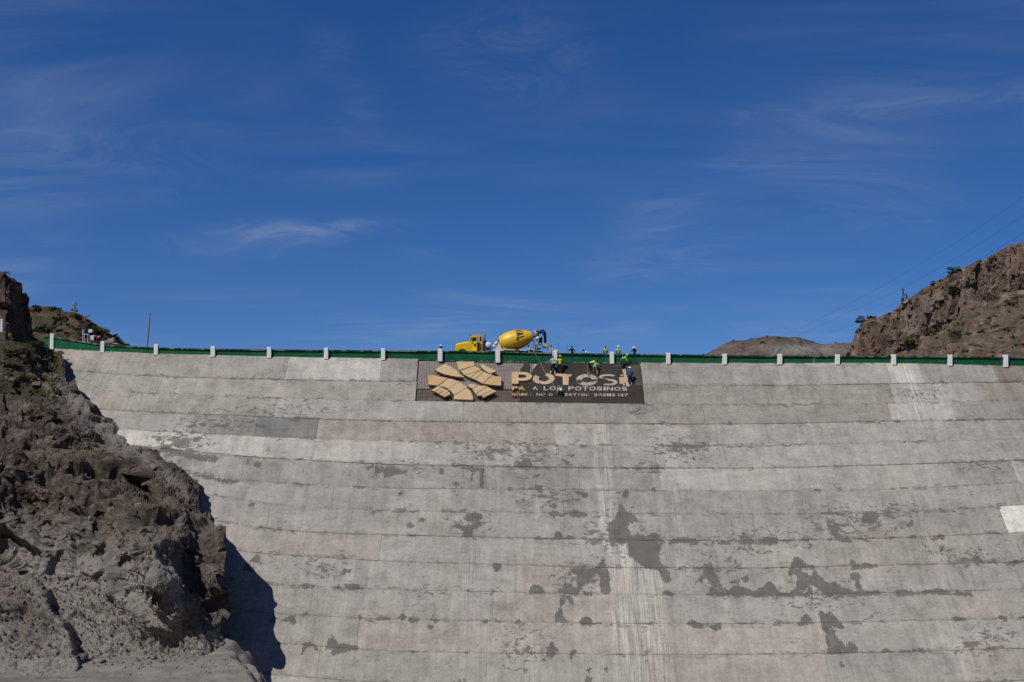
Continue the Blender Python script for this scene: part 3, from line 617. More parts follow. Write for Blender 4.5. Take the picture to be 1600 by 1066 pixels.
# bare concrete strips where the green paint is missing
for p in (1272, 285, 190):
    x = float(np.interp(p, crest_px, cp_[:, 0])); zt = wall_top(x) - .14; zb = float(Zc(x)) - .04
    B().box((x, float(Yc(x)) + .06, (zt + zb) / 2), (.13 if p == 1272 else .04, .12, zt - zb), bev=.01).build('pilaster', M_ROAD, par, PO)
# ------------------------------------------------------------------ ground and terrain
def rbf_fit(ctrl, lam=0.02):
    c = np.array(ctrl, float); n = len(c); s = 200.0; xy = c[:, :2] / s
    d = np.hypot(xy[:, None, 0] - xy[None, :, 0], xy[:, None, 1] - xy[None, :, 1])
    K = np.where(d > 0, d * d * np.log(np.maximum(d, 1e-9)), 0) + lam * np.eye(n)
    A = np.zeros((n + 3, n + 3)); A[:n, :n] = K; A[:n, n] = 1; A[:n, n + 1:] = xy; A[n, :n] = 1; A[n + 1:, :n] = xy.T
    w = np.linalg.solve(A, np.concatenate([c[:, 2], [0, 0, 0]]))
    def f(px, py):
        q = np.stack([np.ravel(px), np.ravel(py)], -1) / s; out = np.zeros(len(q))
        for i in range(0, len(q), 20000):
            qq = q[i:i + 20000]; dd = np.hypot(qq[:, None, 0] - xy[None, :, 0], qq[:, None, 1] - xy[None, :, 1])
            k = np.where(dd > 0, dd * dd * np.log(np.maximum(dd, 1e-9)), 0); out[i:i + 20000] = k @ w[:n] + w[n] + qq @ w[n + 1:]
        return out.reshape(np.shape(px))
    return f
def grid_normals(P):
    du = np.gradient(P, axis=1); dv = np.gradient(P, axis=0); n = np.cross(du, dv); n /= np.maximum(np.linalg.norm(n, axis=-1, keepdims=True), 1e-9)
    return n
def face_cam(n, P):
    s = np.sign((n * P).sum(-1, keepdims=True)); return np.where(s > 0, -n, n)

def rock_mat(name, cols, light=None, veg=None, bscale=1.0, bump=1.0, dist=.16, stripes=None, dust=(.26, .24, .215)):
    """cols: dark, mid, warm; zone attribute = pale dusty cut rock"""
    m = NT(name, .95, .1); s = bscale
    a = m.noise(.35 * s, 6, .65, dist=.8); b = m.noise(1.6 * s, 6, .7, dist=.5, loc=(11, 4, 2)); c = m.noise(8 * s, 4, .7)
    vo = m.voro(1.1 * s, feature='F1', out=1)
    col = m.mix(m.ramp(a, .32, .68), cols[0], cols[1]); col = m.mix(m.ramp(b, .42, .72, 0, .75), col, cols[2])
    bw = m.n.new('ShaderNodeRGBToBW'); m.l.new(vo, bw.inputs[0]); col = m.mix(.45, col, m.mix(1.0, col, bw.outputs[0], 'MULTIPLY'))
    if stripes:
        st = m.noise(1, 5, .65, sc=stripes, dist=.4); col = m.mix(m.ramp(st, .45, .65, 0, .6), col, cols[0]); st2 = m.noise(1, 4, .6, sc=stripes, loc=(9, 9, 0)); col = m.mix(m.ramp(st2, .52, .68, 0, .55), col, light or cols[2])
    col = m.mix(m.math('MULTIPLY', m.attr('zone'), m.ramp(b, .25, .65, .45, 1.0)), col, m.mix(m.ramp(b, .3, .7), dust, tuple(x * .68 for x in dust)))
    if veg: col = m.mix(m.math('MULTIPLY', m.attr('veg'), m.ramp(m.noise(.9 * s, 5, .7, loc=(3, 3, 3)), .38, .56)), col, m.mix(m.ramp(c, .3, .7), veg, tuple(x * 1.7 for x in veg)))
    spec = m.ramp(c, .25, .75, .72, 1.3, False); sg = m.n.new('ShaderNodeCombineXYZ'); [m.l.new(spec, sg.inputs[i]) for i in range(3)]
    m.color(m.mix(1.0, col, sg.outputs[0], 'MULTIPLY'))
    m.bump(m.math('ADD', m.math('MULTIPLY', b, 1.0), m.math('ADD', m.math('MULTIPLY', c, .6), m.math('MULTIPLY', m.noise(22 * s, 3, .6), .25))), bump, dist)
    return m.m

# --- flat ground sheet to the horizon, valley floor
def ground_mat():
    m = NT('valley_soil', .97, .05); m.color(m.mix(m.ramp(m.noise(.05, 6, .6), .3, .7), (.17, .14, .11), (.24, .205, .165))); m.bump(m.noise(1.5, 5), .5, .1); return m.m
g = B(); S = 14000; g.add([(-S, -S, Z_FLOOR), (S, -S, Z_FLOOR), (S, S, Z_FLOOR), (-S, S, Z_FLOOR)], [(0, 1, 2, 3)])
tag(g.build('ground', ground_mat()), kind='structure')

# --- unseen valley side around the camera, added to cut sky fill in shadows
vx = np.linspace(-300, 300, 150); vy = np.linspace(-300, 52, 110); VX, VY = np.meshgrid(vx, vy); vf = np.stack([VX.ravel(), VY.ravel(), 0 * VX.ravel()], -1)
VZ = -1.75 - .68 * VY - .05 * np.minimum(VY, 0) + np.maximum(np.abs(VX) - 38, 0) * .62 + np.where(VY > 0, np.maximum(np.abs(VX) - 40, 0) * .25, 0)
VZ = np.minimum(VZ, 75) + (fbm(vf, .02, 5, 91).reshape(VX.shape) * 5) * np.clip((np.hypot(VX, VY) - 12) / 40, 0, 1) * np.where((VY > 0) & (np.abs(VX) < 60), 0, 1); VZ = np.maximum(VZ, Z_FLOOR - .3)
def vmat():
    m = NT('unseen_dry_scrub', .97, .05); c = m.mix(m.ramp(m.noise(.08, 6, .65), .3, .7), (.12, .09, .065), (.20, .16, .12)); c = m.mix(m.ramp(m.noise(.5, 5, .7), .5, .65), c, (.05, .05, .025)); m.color(c); m.bump(m.noise(.6, 5), .8, .3); return m.m
tag(grid_obj('unseen_valley_side', np.stack([VX, VY, VZ], -1), vmat(), None, (0, 0, 0), True), kind='structure')

# --- foreground rock hillside (left abutment)
silR = [(545, 85), (560, 94), (575, 101), (590, 108), (600, 117), (612, 124), (625, 127), (635, 140), (645, 158), (652, 170), (668, 184), (680, 190), (690, 200), (702, 214), (715, 232), (735, 258), (750, 284), (757, 292), (775, 296), (790, 303), (803, 320), (815, 329), (828, 344), (845, 349), (860, 354), (875, 351), (890, 344), (905, 342), (930, 341), (965, 345), (985, 352), (1000, 366), (1020, 386), (1040, 402), (1066, 420), (1100, 445), (1150, 480), (1220, 530)]
pxR = lambda py: np.interp(py, [a for a, _ in silR], [b for _, b in silR])
Z_TER = -20.5
ft = lambda px, py: (px, py, -Z_TER * F / (py - HY))
CTRL = [(-260, 505, 100), (-150, 512, 99), (0, 527, 98), (60, 540, 101), (88, 548, 104.5), (102, 575, 101), (127, 620, 97.5), (165, 650, 95.5), (200, 690, 92.5), (260, 735, 89.5), (303, 790, 86), (345, 835, 79.5), (354, 860, 77), (345, 885, 74.2), (343, 900, 73.5), (341, 930, 73), (346, 970, 72.8), (353, 988, 72.2), (386, 1020, 72), (420, 1066, 67.5), (530, 1220, 60),
        (0, 620, 91), (-150, 620, 87), (60, 600, 95), (100, 650, 92), (0, 680, 84), (-200, 700, 80), (100, 700, 86.5), (180, 740, 84.5), (0, 720, 79.5), (60, 735, 81), (100, 760, 80), (150, 790, 79), (235, 770, 84), (140, 610, 97), (150, 680, 92.5),
        (0, 800, 77.5), (-200, 800, 76), (100, 820, 77), (190, 820, 75.5), (228, 815, 74.5), (243, 840, 72.5), (285, 822, 76), (312, 845, 77), (300, 806, 81), (240, 870, 70), (262, 905, 69.6), (290, 945, 69.8), (322, 978, 71), (283, 880, 74.8), (312, 920, 74.6), (332, 955, 74.2),
        (100, 880, 75), (0, 880, 75.5), (180, 900, 72), (100, 940, 73), (0, 950, 73), (200, 960, 70.8), (280, 992, 70.3), (-200, 900, 74), ft(-200, 1010), ft(0, 1015), ft(100, 1022), ft(200, 1020), ft(280, 1018), ft(340, 1023), (0, 1066, 67.5), (200, 1066, 67.5), (330, 1066, 67.2), (-200, 1066, 68), (-200, 1220, 62), (100, 1220, 62), (330, 1220, 61)]
fY = rbf_fit(CTRL, .004)
nr, nc = 430, 330
tt = np.linspace(0, 1, nr); py0 = 545 + (1215 - 545) * tt
uu = np.linspace(0, 1, nc)
pr = pxR(py0)[:, None]; PX = -170 + (pr + 170) * uu[None] ** .9
ptop_ = np.interp(PX, [-200, 0, 60, 85, 500], [505, 526, 540, 546, 546])
PY = ptop_ + (1215 - ptop_) * tt[:, None]
YY = fY(PX, PY)
# crevices: narrow lines pushed back into the slope
q = np.stack([PX.ravel(), PY.ravel()], -1)
for pts, w, d in (([(-30, 730), (10, 755), (35, 785), (58, 806)], 36, 3.0), ([(180, 735), (212, 760), (240, 788)], 16, 1.1), ([(158, 805), (168, 850), (160, 870)], 16, 1.0), ([(195, 838), (205, 870), (190, 880)], 14, .9), ([(60, 655), (110, 690), (170, 715)], 13, .9), ([(20, 620), (60, 655)], 12, .8), ([(240, 925), (262, 958)], 12, .6)):
    lm = line_mask(q + 4 * np.stack([np.sin(q[:, 1] * .13 + q[:, 0] * .05), np.sin(q[:, 0] * .17)], -1), pts, w); YY = YY + (lm * lm * (3 - 2 * lm) * d).reshape(YY.shape)
# mound in front of the gully: nearer on its left, dropping off sharply to the right
gl = np.interp(PY, [830, 870, 900, 940, 975, 1010, 1030], [-40, 20, 45, 72, 95, 116, 120]) + 4 * np.sin(PY * .11) ; sdm = np.clip((gl - PX) / 9 + .5, 0, 1)
YY = YY - (sdm * sdm * (3 - 2 * sdm)) * 2.3 * np.clip((PY - 845) / 60, 0, 1) * np.clip((1110 - PY) / 25, 0, 1)
P = rays(PX, PY); P = P * (YY / P[..., 1])[..., None]
N = face_cam(grid_normals(P), P); Pf = P.reshape(-1, 3)
# smoother, gravelly towards the cut foot
foot = np.clip((PY - 880) / 110, 0, 1).ravel() * np.clip((355 - PX.ravel()) / 60, 0.3, 1); rough = 1 - .72 * foot
warp = np.stack([fbm(Pf, .35, 4, s) for s in (50, 60, 70)], -1) * .45
ca, sa = math.cos(R(38)), math.sin(R(38))
W = Pf + warp; W = np.stack([(W[:, 0] * ca - W[:, 2] * sa) * .55, W[:, 1], (W[:, 0] * sa + W[:, 2] * ca) * 1.15], -1)
f1, c1 = facets(W, .21, 1, 1.1, .55); f2, c2 = facets(W * [1.1, 1, .9], .62, 2, 1.1, .5); f3, c3 = facets(W, 1.9, 3, 1.1, .45)
rid = ridged(Pf, .16, 5, 9); rid2 = fbm(Pf, 2.2, 3, 19)
disp = f1 * 1.25 + f2 * .50 + f3 * .16 + rid * .15 + ridged(Pf, .7, 4, 13, .6) * .08 + rid2 * .06 - .15
disp = disp * rough + fbm(Pf * [1.6, 1.6, .35], .9, 4, 31) * .20 * foot + fbm(Pf, 2.6, 3, 37) * .07 * foot
edge_fade = np.clip((PY.ravel() - 545) / 20 + .25, .25, 1)
Pd = (Pf + N.reshape(-1, 3) * (disp * edge_fade)[:, None]).reshape(P.shape)
# back side: wraps round to the dam
wraps = []
Rr = Pd[:, -1]; pxe, pye = project(Rr); Fh = face_hit(np.maximum(pxe - 14, -160), pye)
for wv in np.linspace(.08, 1, 12):
    tgt = Fh + np.array([0, 2.5, -.5]); tgt[:, 1] = np.maximum(tgt[:, 1], Rr[:, 1] + 3)
    Q = Rr * (1 - wv) + tgt * wv; Q[:, 0] = Q[:, 0] - .9 * math.sin(wv * 1.5)
    wraps.append(Q + .25 * np.stack([fbm(Q, .7, 3, 81), fbm(Q, .7, 3, 82), fbm(Q, .7, 3, 83)], -1) * min(1, wv * 3))
Pall = np.concatenate([Pd, np.stack(wraps, 1)], 1)
pxa, pya = project(Pall.reshape(-1, 3))
def blob(px, py, cx, cy, rx, ry): return np.clip(1.25 - np.hypot((px - cx) / rx, (py - cy) / ry), 0, 1)
zone = np.clip((pya - 770 - .12 * pxa) / 110, 0, 1)
zone = np.maximum(zone, line_mask(np.stack([pxa, pya], -1), [(58, 585), (130, 640), (190, 690)], 34) * .8)
zone = np.maximum(zone, line_mask(np.stack([pxa, pya], -1), [(195, 690), (245, 730), (285, 765)], 16) * .7)
zone = np.where(pxa > 285, np.where(pya > 985, zone, zone * .2), zone)
zone = zone * np.clip(1 - line_mask(np.stack([pxa, pya], -1), [(0, 900), (30, 940), (50, 980)], 50) * .7, 0, 1)
veg = np.clip((632 + .22 * pxa - pya) / 25, 0, 1) * np.clip((112 - pxa) / 20, 0, 1)
M_ROCK = rock_mat('weathered_brown_rock', [(.066, .051, .040), (.155, .124, .100), (.260, .214, .175)], veg=(.045, .040, .018), dust=(.345, .318, .288))
rock = grid_obj('rocky_hillside', Pall, M_ROCK, None, (0, 0, 0), False, {'zone': zone, 'veg': veg}); tag(rock, kind='structure')
ROCKG = (pxa, pya, Pall.reshape(-1, 3))
# fractured angular blocks bedded in the rock, dipping to the right
def blocks(pts, nrm, sizes, frame, jit, seed, sink=(.15, .5), asp=((1.1, 2.4), (.7, 1.2), (.4, .8))):
    rg = np.random.RandomState(seed); b = B()
    fs = [(0, 1, 3, 2), (4, 6, 7, 5), (0, 4, 5, 1), (2, 3, 7, 6), (0, 2, 6, 4), (1, 5, 7, 3)]
    for p, n_, s_ in zip(pts, nrm, sizes):
        M = Matrix(frame).transposed(); e = rg.normal(0, jit, 3); M = Matrix.Rotation(e[0], 3, 'X') @ Matrix.Rotation(e[1], 3, 'Y') @ Matrix.Rotation(e[2], 3, 'Z') @ M
        h = [s_ * rg.uniform(*a) * .5 for a in asp]; c = Vector(p) - Vector(n_) * s_ * rg.uniform(*sink)
        vs = [c + M @ Vector((x * h[0] * (1 + rg.uniform(-.5, .15)), y * h[1] * (1 + rg.uniform(-.5, .15)), z * h[2] * (1 + rg.uniform(-.5, .15)))) for x in (-1, 1) for y in (-1, 1) for z in (-1, 1)]
        tri = []
        for f in fs: tri += [(f[0], f[1], f[2]), (f[0], f[2], f[3])]
        b.add(vs, tri)
    return b
rg = np.random.RandomState(77)
cand = np.where((PY.ravel() > 556) & (PY.ravel() < 1015) & (PX.ravel() > -160))[0]
wgt = np.clip(1.15 - foot[cand] * 1.1, .05, 1); wgt = wgt / wgt.sum(); ids = rg.choice(cand, 900, p=wgt)
szs = .16 + .55 * rg.rand(len(ids)) ** 2.6
szs = szs * np.where(foot[ids] > .4, .5, 1)
Pn_ = Pd.reshape(-1, 3)[ids]; Nn_ = N.reshape(-1, 3)[ids]
FR = [(ca, .12, -sa), (-.1, .98, .05), (sa, 0, ca)]
bb = blocks(Pn_, Nn_, szs, FR, .42, 5, (.16, .42), ((.9, 1.9), (.8, 1.4), (.5, 1.0))); vv = np.array(bb.v); bpx, bpy_ = project(vv)
blk = bb.build('rock_blocks', M_ROCK, rock); me_ = blk.data
zb = np.clip((bpy_ - 790 - .10 * bpx) / 130, 0, 1) * .8; zb = np.maximum(zb, line_mask(np.stack([bpx, bpy_], -1), [(58, 585), (130, 640), (190, 690)], 34) * .8); zb = np.maximum(zb, np.repeat(rg.rand(len(vv) // 8) ** 3, 8) * .7)
zb = np.where((bpx > 270) & (bpy_ < 985), zb * .25, zb)
a_ = me_.attributes.new('zone', 'FLOAT', 'POINT'); a_.data.foreach_set('value', zb.astype(np.float32)); tag(blk, kind='stuff')
def surf(G, px, py):
    i = np.argmin((G[0] - px) ** 2 + (G[1] - py) ** 2); return G[2][i]

# --- dirt terrace at the foot of the rock
def dirt_mat():
    m = NT('dusty_dirt', .97, .05); n = m.noise(.7, 6, .65, sc=(.5, 1.6, 1)); n2 = m.noise(6, 5, .7)
    c = m.mix(m.ramp(n, .3, .7), (.165, .150, .134), (.245, .225, .202)); c = m.mix(m.ramp(n2, .5, .7, 0, .7), c, (.31, .29, .265)); c = m.mix(m.ramp(m.noise(.35, 4, .6, sc=(.25, 2.2, 1), loc=(3, 1, 0)), .5, .68, 0, .6), c, (.115, .10, .088)); m.color(c); m.bump(m.math('ADD', n, n2), .7, .08); return m.m
M_DIRT = dirt_mat()
gx = np.linspace(-62, 0, 300); gy = np.linspace(34, 76, 240); GX, GY = np.meshgrid(gx, gy)
edge = np.interp(GY, [34, 60, 64, 68, 71, 76], [-12, -15.5, -16.6, -18.3, -20.0, -21.5])
edge = edge + .9 * fbm(np.stack([GY.ravel(), GY.ravel() * 0, GY.ravel() * 0], -1), .4, 4, 5).reshape(GY.shape)
fl = np.stack([GX.ravel(), GY.ravel(), GX.ravel() * 0], -1)
GZ = Z_TER + (.16 * fbm(fl, .16, 5, 41) + .05 * fbm(fl, 1.4, 4, 45)).reshape(GX.shape)
over = np.maximum(GX - edge, 0); GZ = GZ - np.minimum(over * 1.15 + .2 * np.minimum(over, 1), -Z_FLOOR + Z_TER + .6)
GZ = GZ + .10 * ridged(fl, .8, 4, 49).reshape(GX.shape) * np.clip(over + .35, .15, 1) + (np.minimum(over, 1) * .5 * fbm(fl, .9, 4, 47).reshape(GX.shape))
terr = tag(grid_obj('dirt_terrace', np.stack([GX, GY, GZ], -1), M_DIRT, None, (0, 0, 0), True), kind='structure')

# --- relief helper for farther hills: top outline, depth function, facing camera, closed behind
def hill(name, top, bottom, depth, mat, n=(160, 300), dispf=None, attrs=None, back=60, zone=None):
    pxs = np.linspace(top[0][0], top[-1][0], n[1]); tp = np.interp(pxs, [a for a, _ in top], [b for _, b in top])
    t = np.linspace(0, 1, n[0])[:, None]; PX = np.broadcast_to(pxs, (n[0], n[1])); PY = tp[None] + (bottom - tp[None]) * t
    YY = depth(PX, PY, np.broadcast_to(tp, PX.shape)); P = rays(PX, PY); P = P * (YY / P[..., 1])[..., None]
    N = face_cam(grid_normals(P), P)
    if dispf is not None:
        d = dispf(P.reshape(-1, 3), PX.ravel(), PY.ravel(), np.broadcast_to(tp, PX.shape).ravel()); P = (P.reshape(-1, 3) + N.reshape(-1, 3) * d[:, None]).reshape(P.shape)
    top_row = P[0]; backs = []
    for w in (1.0, .6, .3, .12, .04):
        Q = top_row * (1 + back * w / top_row[:, 1:2]); Q[:, 2] -= back * w * .25; Q[:, 0] += np.sign(Q[:, 0]) * back * w * .12; backs.append(Q)
    Pa = np.concatenate([np.array(backs), P], 0); pa, pb = project(Pa.reshape(-1, 3))
    at_ = {k: f(pa, pb) for k, f in (attrs or {}).items()}
    o = tag(grid_obj(name, Pa, mat, None, (0, 0, 0), False, at_), kind='structure')
    px2, py2 = project(P.reshape(-1, 3)); return (px2, py2, P.reshape(-1, 3))
zero = lambda a, b: np.zeros(len(a))

# right-hand cliff and its scrub slope
ctop = [(1322, 560), (1328, 548), (1334, 538), (1338, 520), (1348, 506), (1357, 500), (1372, 497), (1390, 490), (1410, 473), (1430, 462), (1442, 452), (1457, 444), (1475, 436), (1486, 428), (1497, 421), (1510, 419), (1525, 411), (1540, 405), (1560, 394), (1580, 383), (1600, 378), (1660, 365), (1760, 352), (1900, 345)]
cbot = ([1322, 1395, 1420, 1460, 1480, 1500, 1520, 1550, 1600, 1700, 1900], [575, 557, 541, 512, 500, 484, 472, 466, 452, 430, 405])
def c_depth(px, py, tp):
    b = np.interp(px, *cbot); below = np.maximum(py - b, 0); ab = np.maximum(b - py, 0)
    base = 300 - .05 * (px - 1330) + 34 * np.exp(-np.maximum(px - 1322, 0) / 14.0)
    return base + .05 * ab - .42 * below
def c_disp(P, px, py, tp):
    b = np.interp(px, *cbot); cl = np.clip((b - py) / 10 + .4, 0, 1); edge = np.clip((py - tp) / 6, .45, 1)
    W = P + np.stack([fbm(P, .09, 3, s) for s in (150, 160, 170)], -1) * 2.2
    f1, c1 = facets(W * [1, 1, .22], .15, 21, 1.0, .5); f2, c2 = facets(W * [1, 1, .3], .42, 22, 1.0, .5); f3, c3 = facets(W, .7, 23, .8, .5)
    rock_ = f1 * 2.6 + f2 * 1.1 + f3 * .5 + (1 - 2 * np.abs(fbm(P * [1, 1, .4], .22, 4, 27))) * .5
    return (rock_ * cl + (1 - cl) * (fbm(P, .12, 5, 30) * 1.6 + fbm(P, .6, 3, 33) * .45)) * edge
c_zone = lambda px, py: np.clip(blob(px, py, 1505, 450, 26, 22) * .8, 0, 1)
c_veg = lambda px, py: np.clip((py - np.interp(px, *cbot)) / 10 + .1, 0, 1) * .6
M_CLIFF = rock_mat('orange_brown_cliff_rock', [(.135, .086, .060), (.245, .165, .115), (.32, .235, .172)], light=(.38, .31, .25), veg=(.052, .052, .034), bscale=.35, bump=1.0, dist=.5, stripes=(.30, .30, .045), dust=(.34, .285, .24))
CLIFFG = hill('cliff', ctop, 578, c_depth, M_CLIFF, (190, 420), c_disp, {'zone': c_zone, 'veg': c_veg}, 90)

b0 = np.interp(CLIFFG[0], *cbot); t0 = np.interp(CLIFFG[0], [a for a, _ in ctop], [b for _, b in ctop])
cand = np.where((CLIFFG[1] < b0 - 1) & (CLIFFG[1] > t0 + 5) & (CLIFFG[0] > 1336) & (CLIFFG[0] < 1700))[0]; ids = rg.choice(cand, 700)
Pn_ = CLIFFG[2][ids]; Nn_ = np.tile(np.array([-.25, -.95, .1]), (len(ids), 1)); szs = np.minimum(.8 + 3.0 * rg.rand(len(ids)) ** 2.0, .2 + (CLIFFG[1][ids] - t0[ids]) * .19 / 1.7)
bb = blocks(Pn_, Nn_, szs, [(1, 0, 0), (0, 1, 0), (0.06, 0, 1)], .16, 9, (.2, .5), ((.5, 1.1), (.7, 1.1), (1.0, 2.6))); vv = np.array(bb.v)
blk = bb.build('rock_columns', M_CLIFF, bpy.data.objects['cliff']); tag(blk, kind='stuff')
zb = np.repeat(rg.rand(len(vv) // 8) ** 2.5, 8) * .7; a_ = blk.data.attributes.new('zone', 'FLOAT', 'POINT'); a_.data.foreach_set('value', zb.astype(np.float32))
# far hill
ftop = [(1088, 560), (1100, 556), (1108, 551), (1118, 545), (1130, 538), (1142, 533), (1152, 532), (1165, 532), (1180, 529), (1192, 526.5), (1205, 525.5), (1214, 526), (1228, 527), (1246, 527), (1258, 530), (1272, 534), (1284, 537), (1305, 537), (1330, 535), (1350, 535), (1400, 537), (1500, 545)]
def f_disp(P, px, py, tp):
    f1, _ = facets(P * [1, 1, .5], .06, 41, .9, .5); return (f1 * 1.8 + fbm(P, .08, 5, 44) * 2.2) * np.clip((py - tp) / 6, .08, 1)
M_FAR = rock_mat('pale_scrub_hill', [(.13, .098, .075), (.19, .15, .12), (.235, .20, .165)], veg=(.05, .047, .026), bscale=.22, bump=.8, dist=.8, dust=(.29, .265, .235))
FARG = hill('far_hill', ftop, 580, lambda px, py, tp: 480 - 2.2 * (py - tp), M_FAR, (70, 260), f_disp, {'zone': lambda a, b: blob(a, b, 1255, 546, 70, 10), 'veg': lambda a, b: np.clip((540 - b) / 12, 0, 1)}, 120)

# left crag and scrub hill behind the abutment
gtop = [(-220, 385), (-60, 402), (-15, 420), (0, 424), (8, 427), (14, 432), (20, 437), (26, 445), (31, 455), (36, 459), (40, 457), (43, 462), (44, 474), (47, 484), (49, 500), (51, 530), (53, 575)]
def g_depth(px, py, tp): return 118 + np.maximum(px - 20, 0) * .55 + np.maximum(px - 8, 0) * .12 - .035 * (py - 430)
def g_disp(P, px, py, tp):
    W = P + np.stack([fbm(P, .2, 3, s) for s in (250, 260, 270)], -1) * 1.0
    f1, c1 = facets(W * [1, 1, .6], .26, 61, .9, .6); f2, c2 = facets(W * [1, 1, .6], .75, 62, .9, .5)
    return (f1 * .9 + f2 * .35) * np.clip((py - tp) / 5, .35, 1)
M_CRAG = rock_mat('dark_orange_crag_rock', [(.075, .052, .040), (.15, .105, .078), (.21, .150, .110)], bscale=.8, bump=.9, dist=.2, dust=(.2, .17, .14))
CRAGG = hill('crag', gtop, 590, g_depth, M_CRAG, (200, 230), g_disp, {'zone': zero, 'veg': zero}, 30)
htop = [(20, 486), (40, 480), (55, 477), (70, 479), (85, 481), (100, 486), (112, 488), (122, 492), (133, 500), (146, 506), (158, 512), (168, 519), (178, 525), (190, 533), (200, 540), (215, 549), (230, 560)]
def h_disp(P, px, py, tp):
    f1, c1 = facets(P * [1, 1, .7], .22, 71, .9, .5); return (f1 * .8 - (1 - c1) * .2 + fbm(P, .2, 5, 74) * .7) * np.clip((py - tp) / 5, .3, 1)
M_SCRUB = rock_mat('scrubby_brown_slope', [(.085, .060, .043), (.15, .105, .075), (.20, .145, .105)], veg=(.038, .038, .017), bscale=.8, bump=.9, dist=.2, dust=(.2, .17, .14))
SCRUBG = hill('scrub_slope', htop, 590, lambda px, py, tp: 158 - .22 * (py - tp) - .02 * px, M_SCRUB, (110, 240), h_disp, {'zone': zero, 'veg': lambda a, b: np.full(len(a), .6)}, 40)
# ------------------------------------------------------------------ sign being cast into the dam face
def wood_mat(name, base, cover=0.0):
    m = NT(name, .8, .2)
    g = m.noise(1, 5, .6, sc=(1.2, 9, 9), dist=.6); c = m.mix(m.ramp(g, .3, .7), tuple(x * .78 for x in base), base)
    c = m.mix(m.ramp(m.noise(.9, 4, .6), .45, .7, 0, .45), c, (base[0] * .8, base[1] * .62, base[2] * .5))
    if cover:
        k = m.ramp(m.noise(1.5, 5, .65, loc=(2, 9, 4)), .70 - cover * .25, .73 - cover * .25); c = m.mix(k, c, (.055, .047, .040))
    m.color(c); m.bump(g, .3, .01); return m.m
M_PLY = wood_mat('formwork_plywood', (.60, .455, .265), .12); M_PLY2 = wood_mat('mortar_smeared_plywood', (.58, .43, .27), .35); M_PLY3 = wood_mat('mortar_covered_board', (.46, .39, .31), .6)
M_PLYO = wood_mat('orange_plywood', (.58, .39, .20), .08); M_BATTEN = wood_mat('dark_batten', (.10, .065, .04))
def mortar_mat():
    m = NT('wet_mortar', .8, .3); a = m.noise(.35, 5, .65, dist=.5); b = m.noise(2.5, 5, .7)
    c = m.mix(m.ramp(a, .3, .7), (.026, .021, .017), (.047, .038, .031)); c = m.mix(m.ramp(b, .5, .75, 0, .6), c, (.062, .051, .042))
    m.color(c); m.bump(m.math('ADD', a, m.math('MULTIPLY', b, .6)), .9, .08); return m.m
M_MORT = mortar_mat()
def recess_mat(name, c0, c1):
    m = NT(name, .95, .1); m.color(m.mix(m.ramp(m.noise(.8, 6, .65, sc=(1, .6, .6)), .3, .7), c0, c1)); m.bump(m.noise(4, 4), .6, .03); return m.m
M_REC = recess_mat('hacked_back_concrete', (.34, .295, .262), (.45, .40, .36)); M_REC2 = recess_mat('shaded_recess_concrete', (.15, .125, .107), (.235, .20, .175))  # lower band: shade of the deeper recess put into a darker concrete tone
M_REBAR = plain('rusty_rebar', (.10, .065, .048), .85, .2, var=.35, scale=2)
SO = tuple(face_hit(np.array(828.), np.array(632.)))
sign = empty('relief_sign', SO, 'unfinished lettered relief sign on the dam face, plywood letters and emblem in dark wet mortar', 'sign')
def fp(px, py, out=0.0):
    """point on (or proud of) the dam face behind a place in the photograph"""
    return face_hit(np.array(float(px)), np.array(float(py))) + NRM * out
def slab(poly, z0, z1, name, mat, parent=sign, org=SO):
    b = B(); lo = [fp(x, y, z0) for x, y in poly]
    a2 = sum(poly[i][0] * poly[(i + 1) % len(poly)][1] - poly[(i + 1) % len(poly)][0] * poly[i][1] for i in range(len(poly)))
    if a2 > 0: lo = lo[::-1]
    b.prism(lo, NRM * (z1 - z0)); return b.build(name, mat, parent, org)
# hacked recess floor: upper and lower band
def floor_grid(px0, px1, ya, yb, out, mat, name):
    us = np.linspace(px0, px1, 60); PX, T = np.meshgrid(us, np.linspace(0, 1, 14)); A = np.interp(PX, *ya); Bb = np.interp(PX, *yb)
    Pg = face_hit(PX, A + (Bb - A) * T) + NRM * out; Pg = Pg + (fbm(Pg.reshape(-1, 3), 1.1, 3, 5)[:, None] * .02 * NRM).reshape(Pg.shape)
    return grid_obj(name, Pg, mat, sign, SO, True, flip=True)
TOPL = ([648, 1010], [561.5, 567]); MIDL = ([648, 1010], [606, 608]); BOTL = ([648, 1010], [628.5, 632])
floor_grid(649, 1008, TOPL, MIDL, -.16, M_REC, 'recess_floor'); floor_grid(649, 1008, MIDL, BOTL, -.24, M_REC2, 'recess_floor')
# rebar mesh: bars a few centimetres above the floor
b = B(); k = 0
for px in np.arange(653, 832, 2.45):
    b.tube([fp(px + .9, 564, -.085), fp(px, 596, -.085), fp(px - .6, 627.5, -.12)], .0125, 4)
for py in np.arange(565, 627, 2.05):
    b.tube([fp(651, py, -.07), fp(740, py + 1.0, -.07), fp(834, py + 2.0, -.07)], .0125, 4)
tag(b.build('rebar_mesh', M_REBAR, sign, SO), kind='stuff')
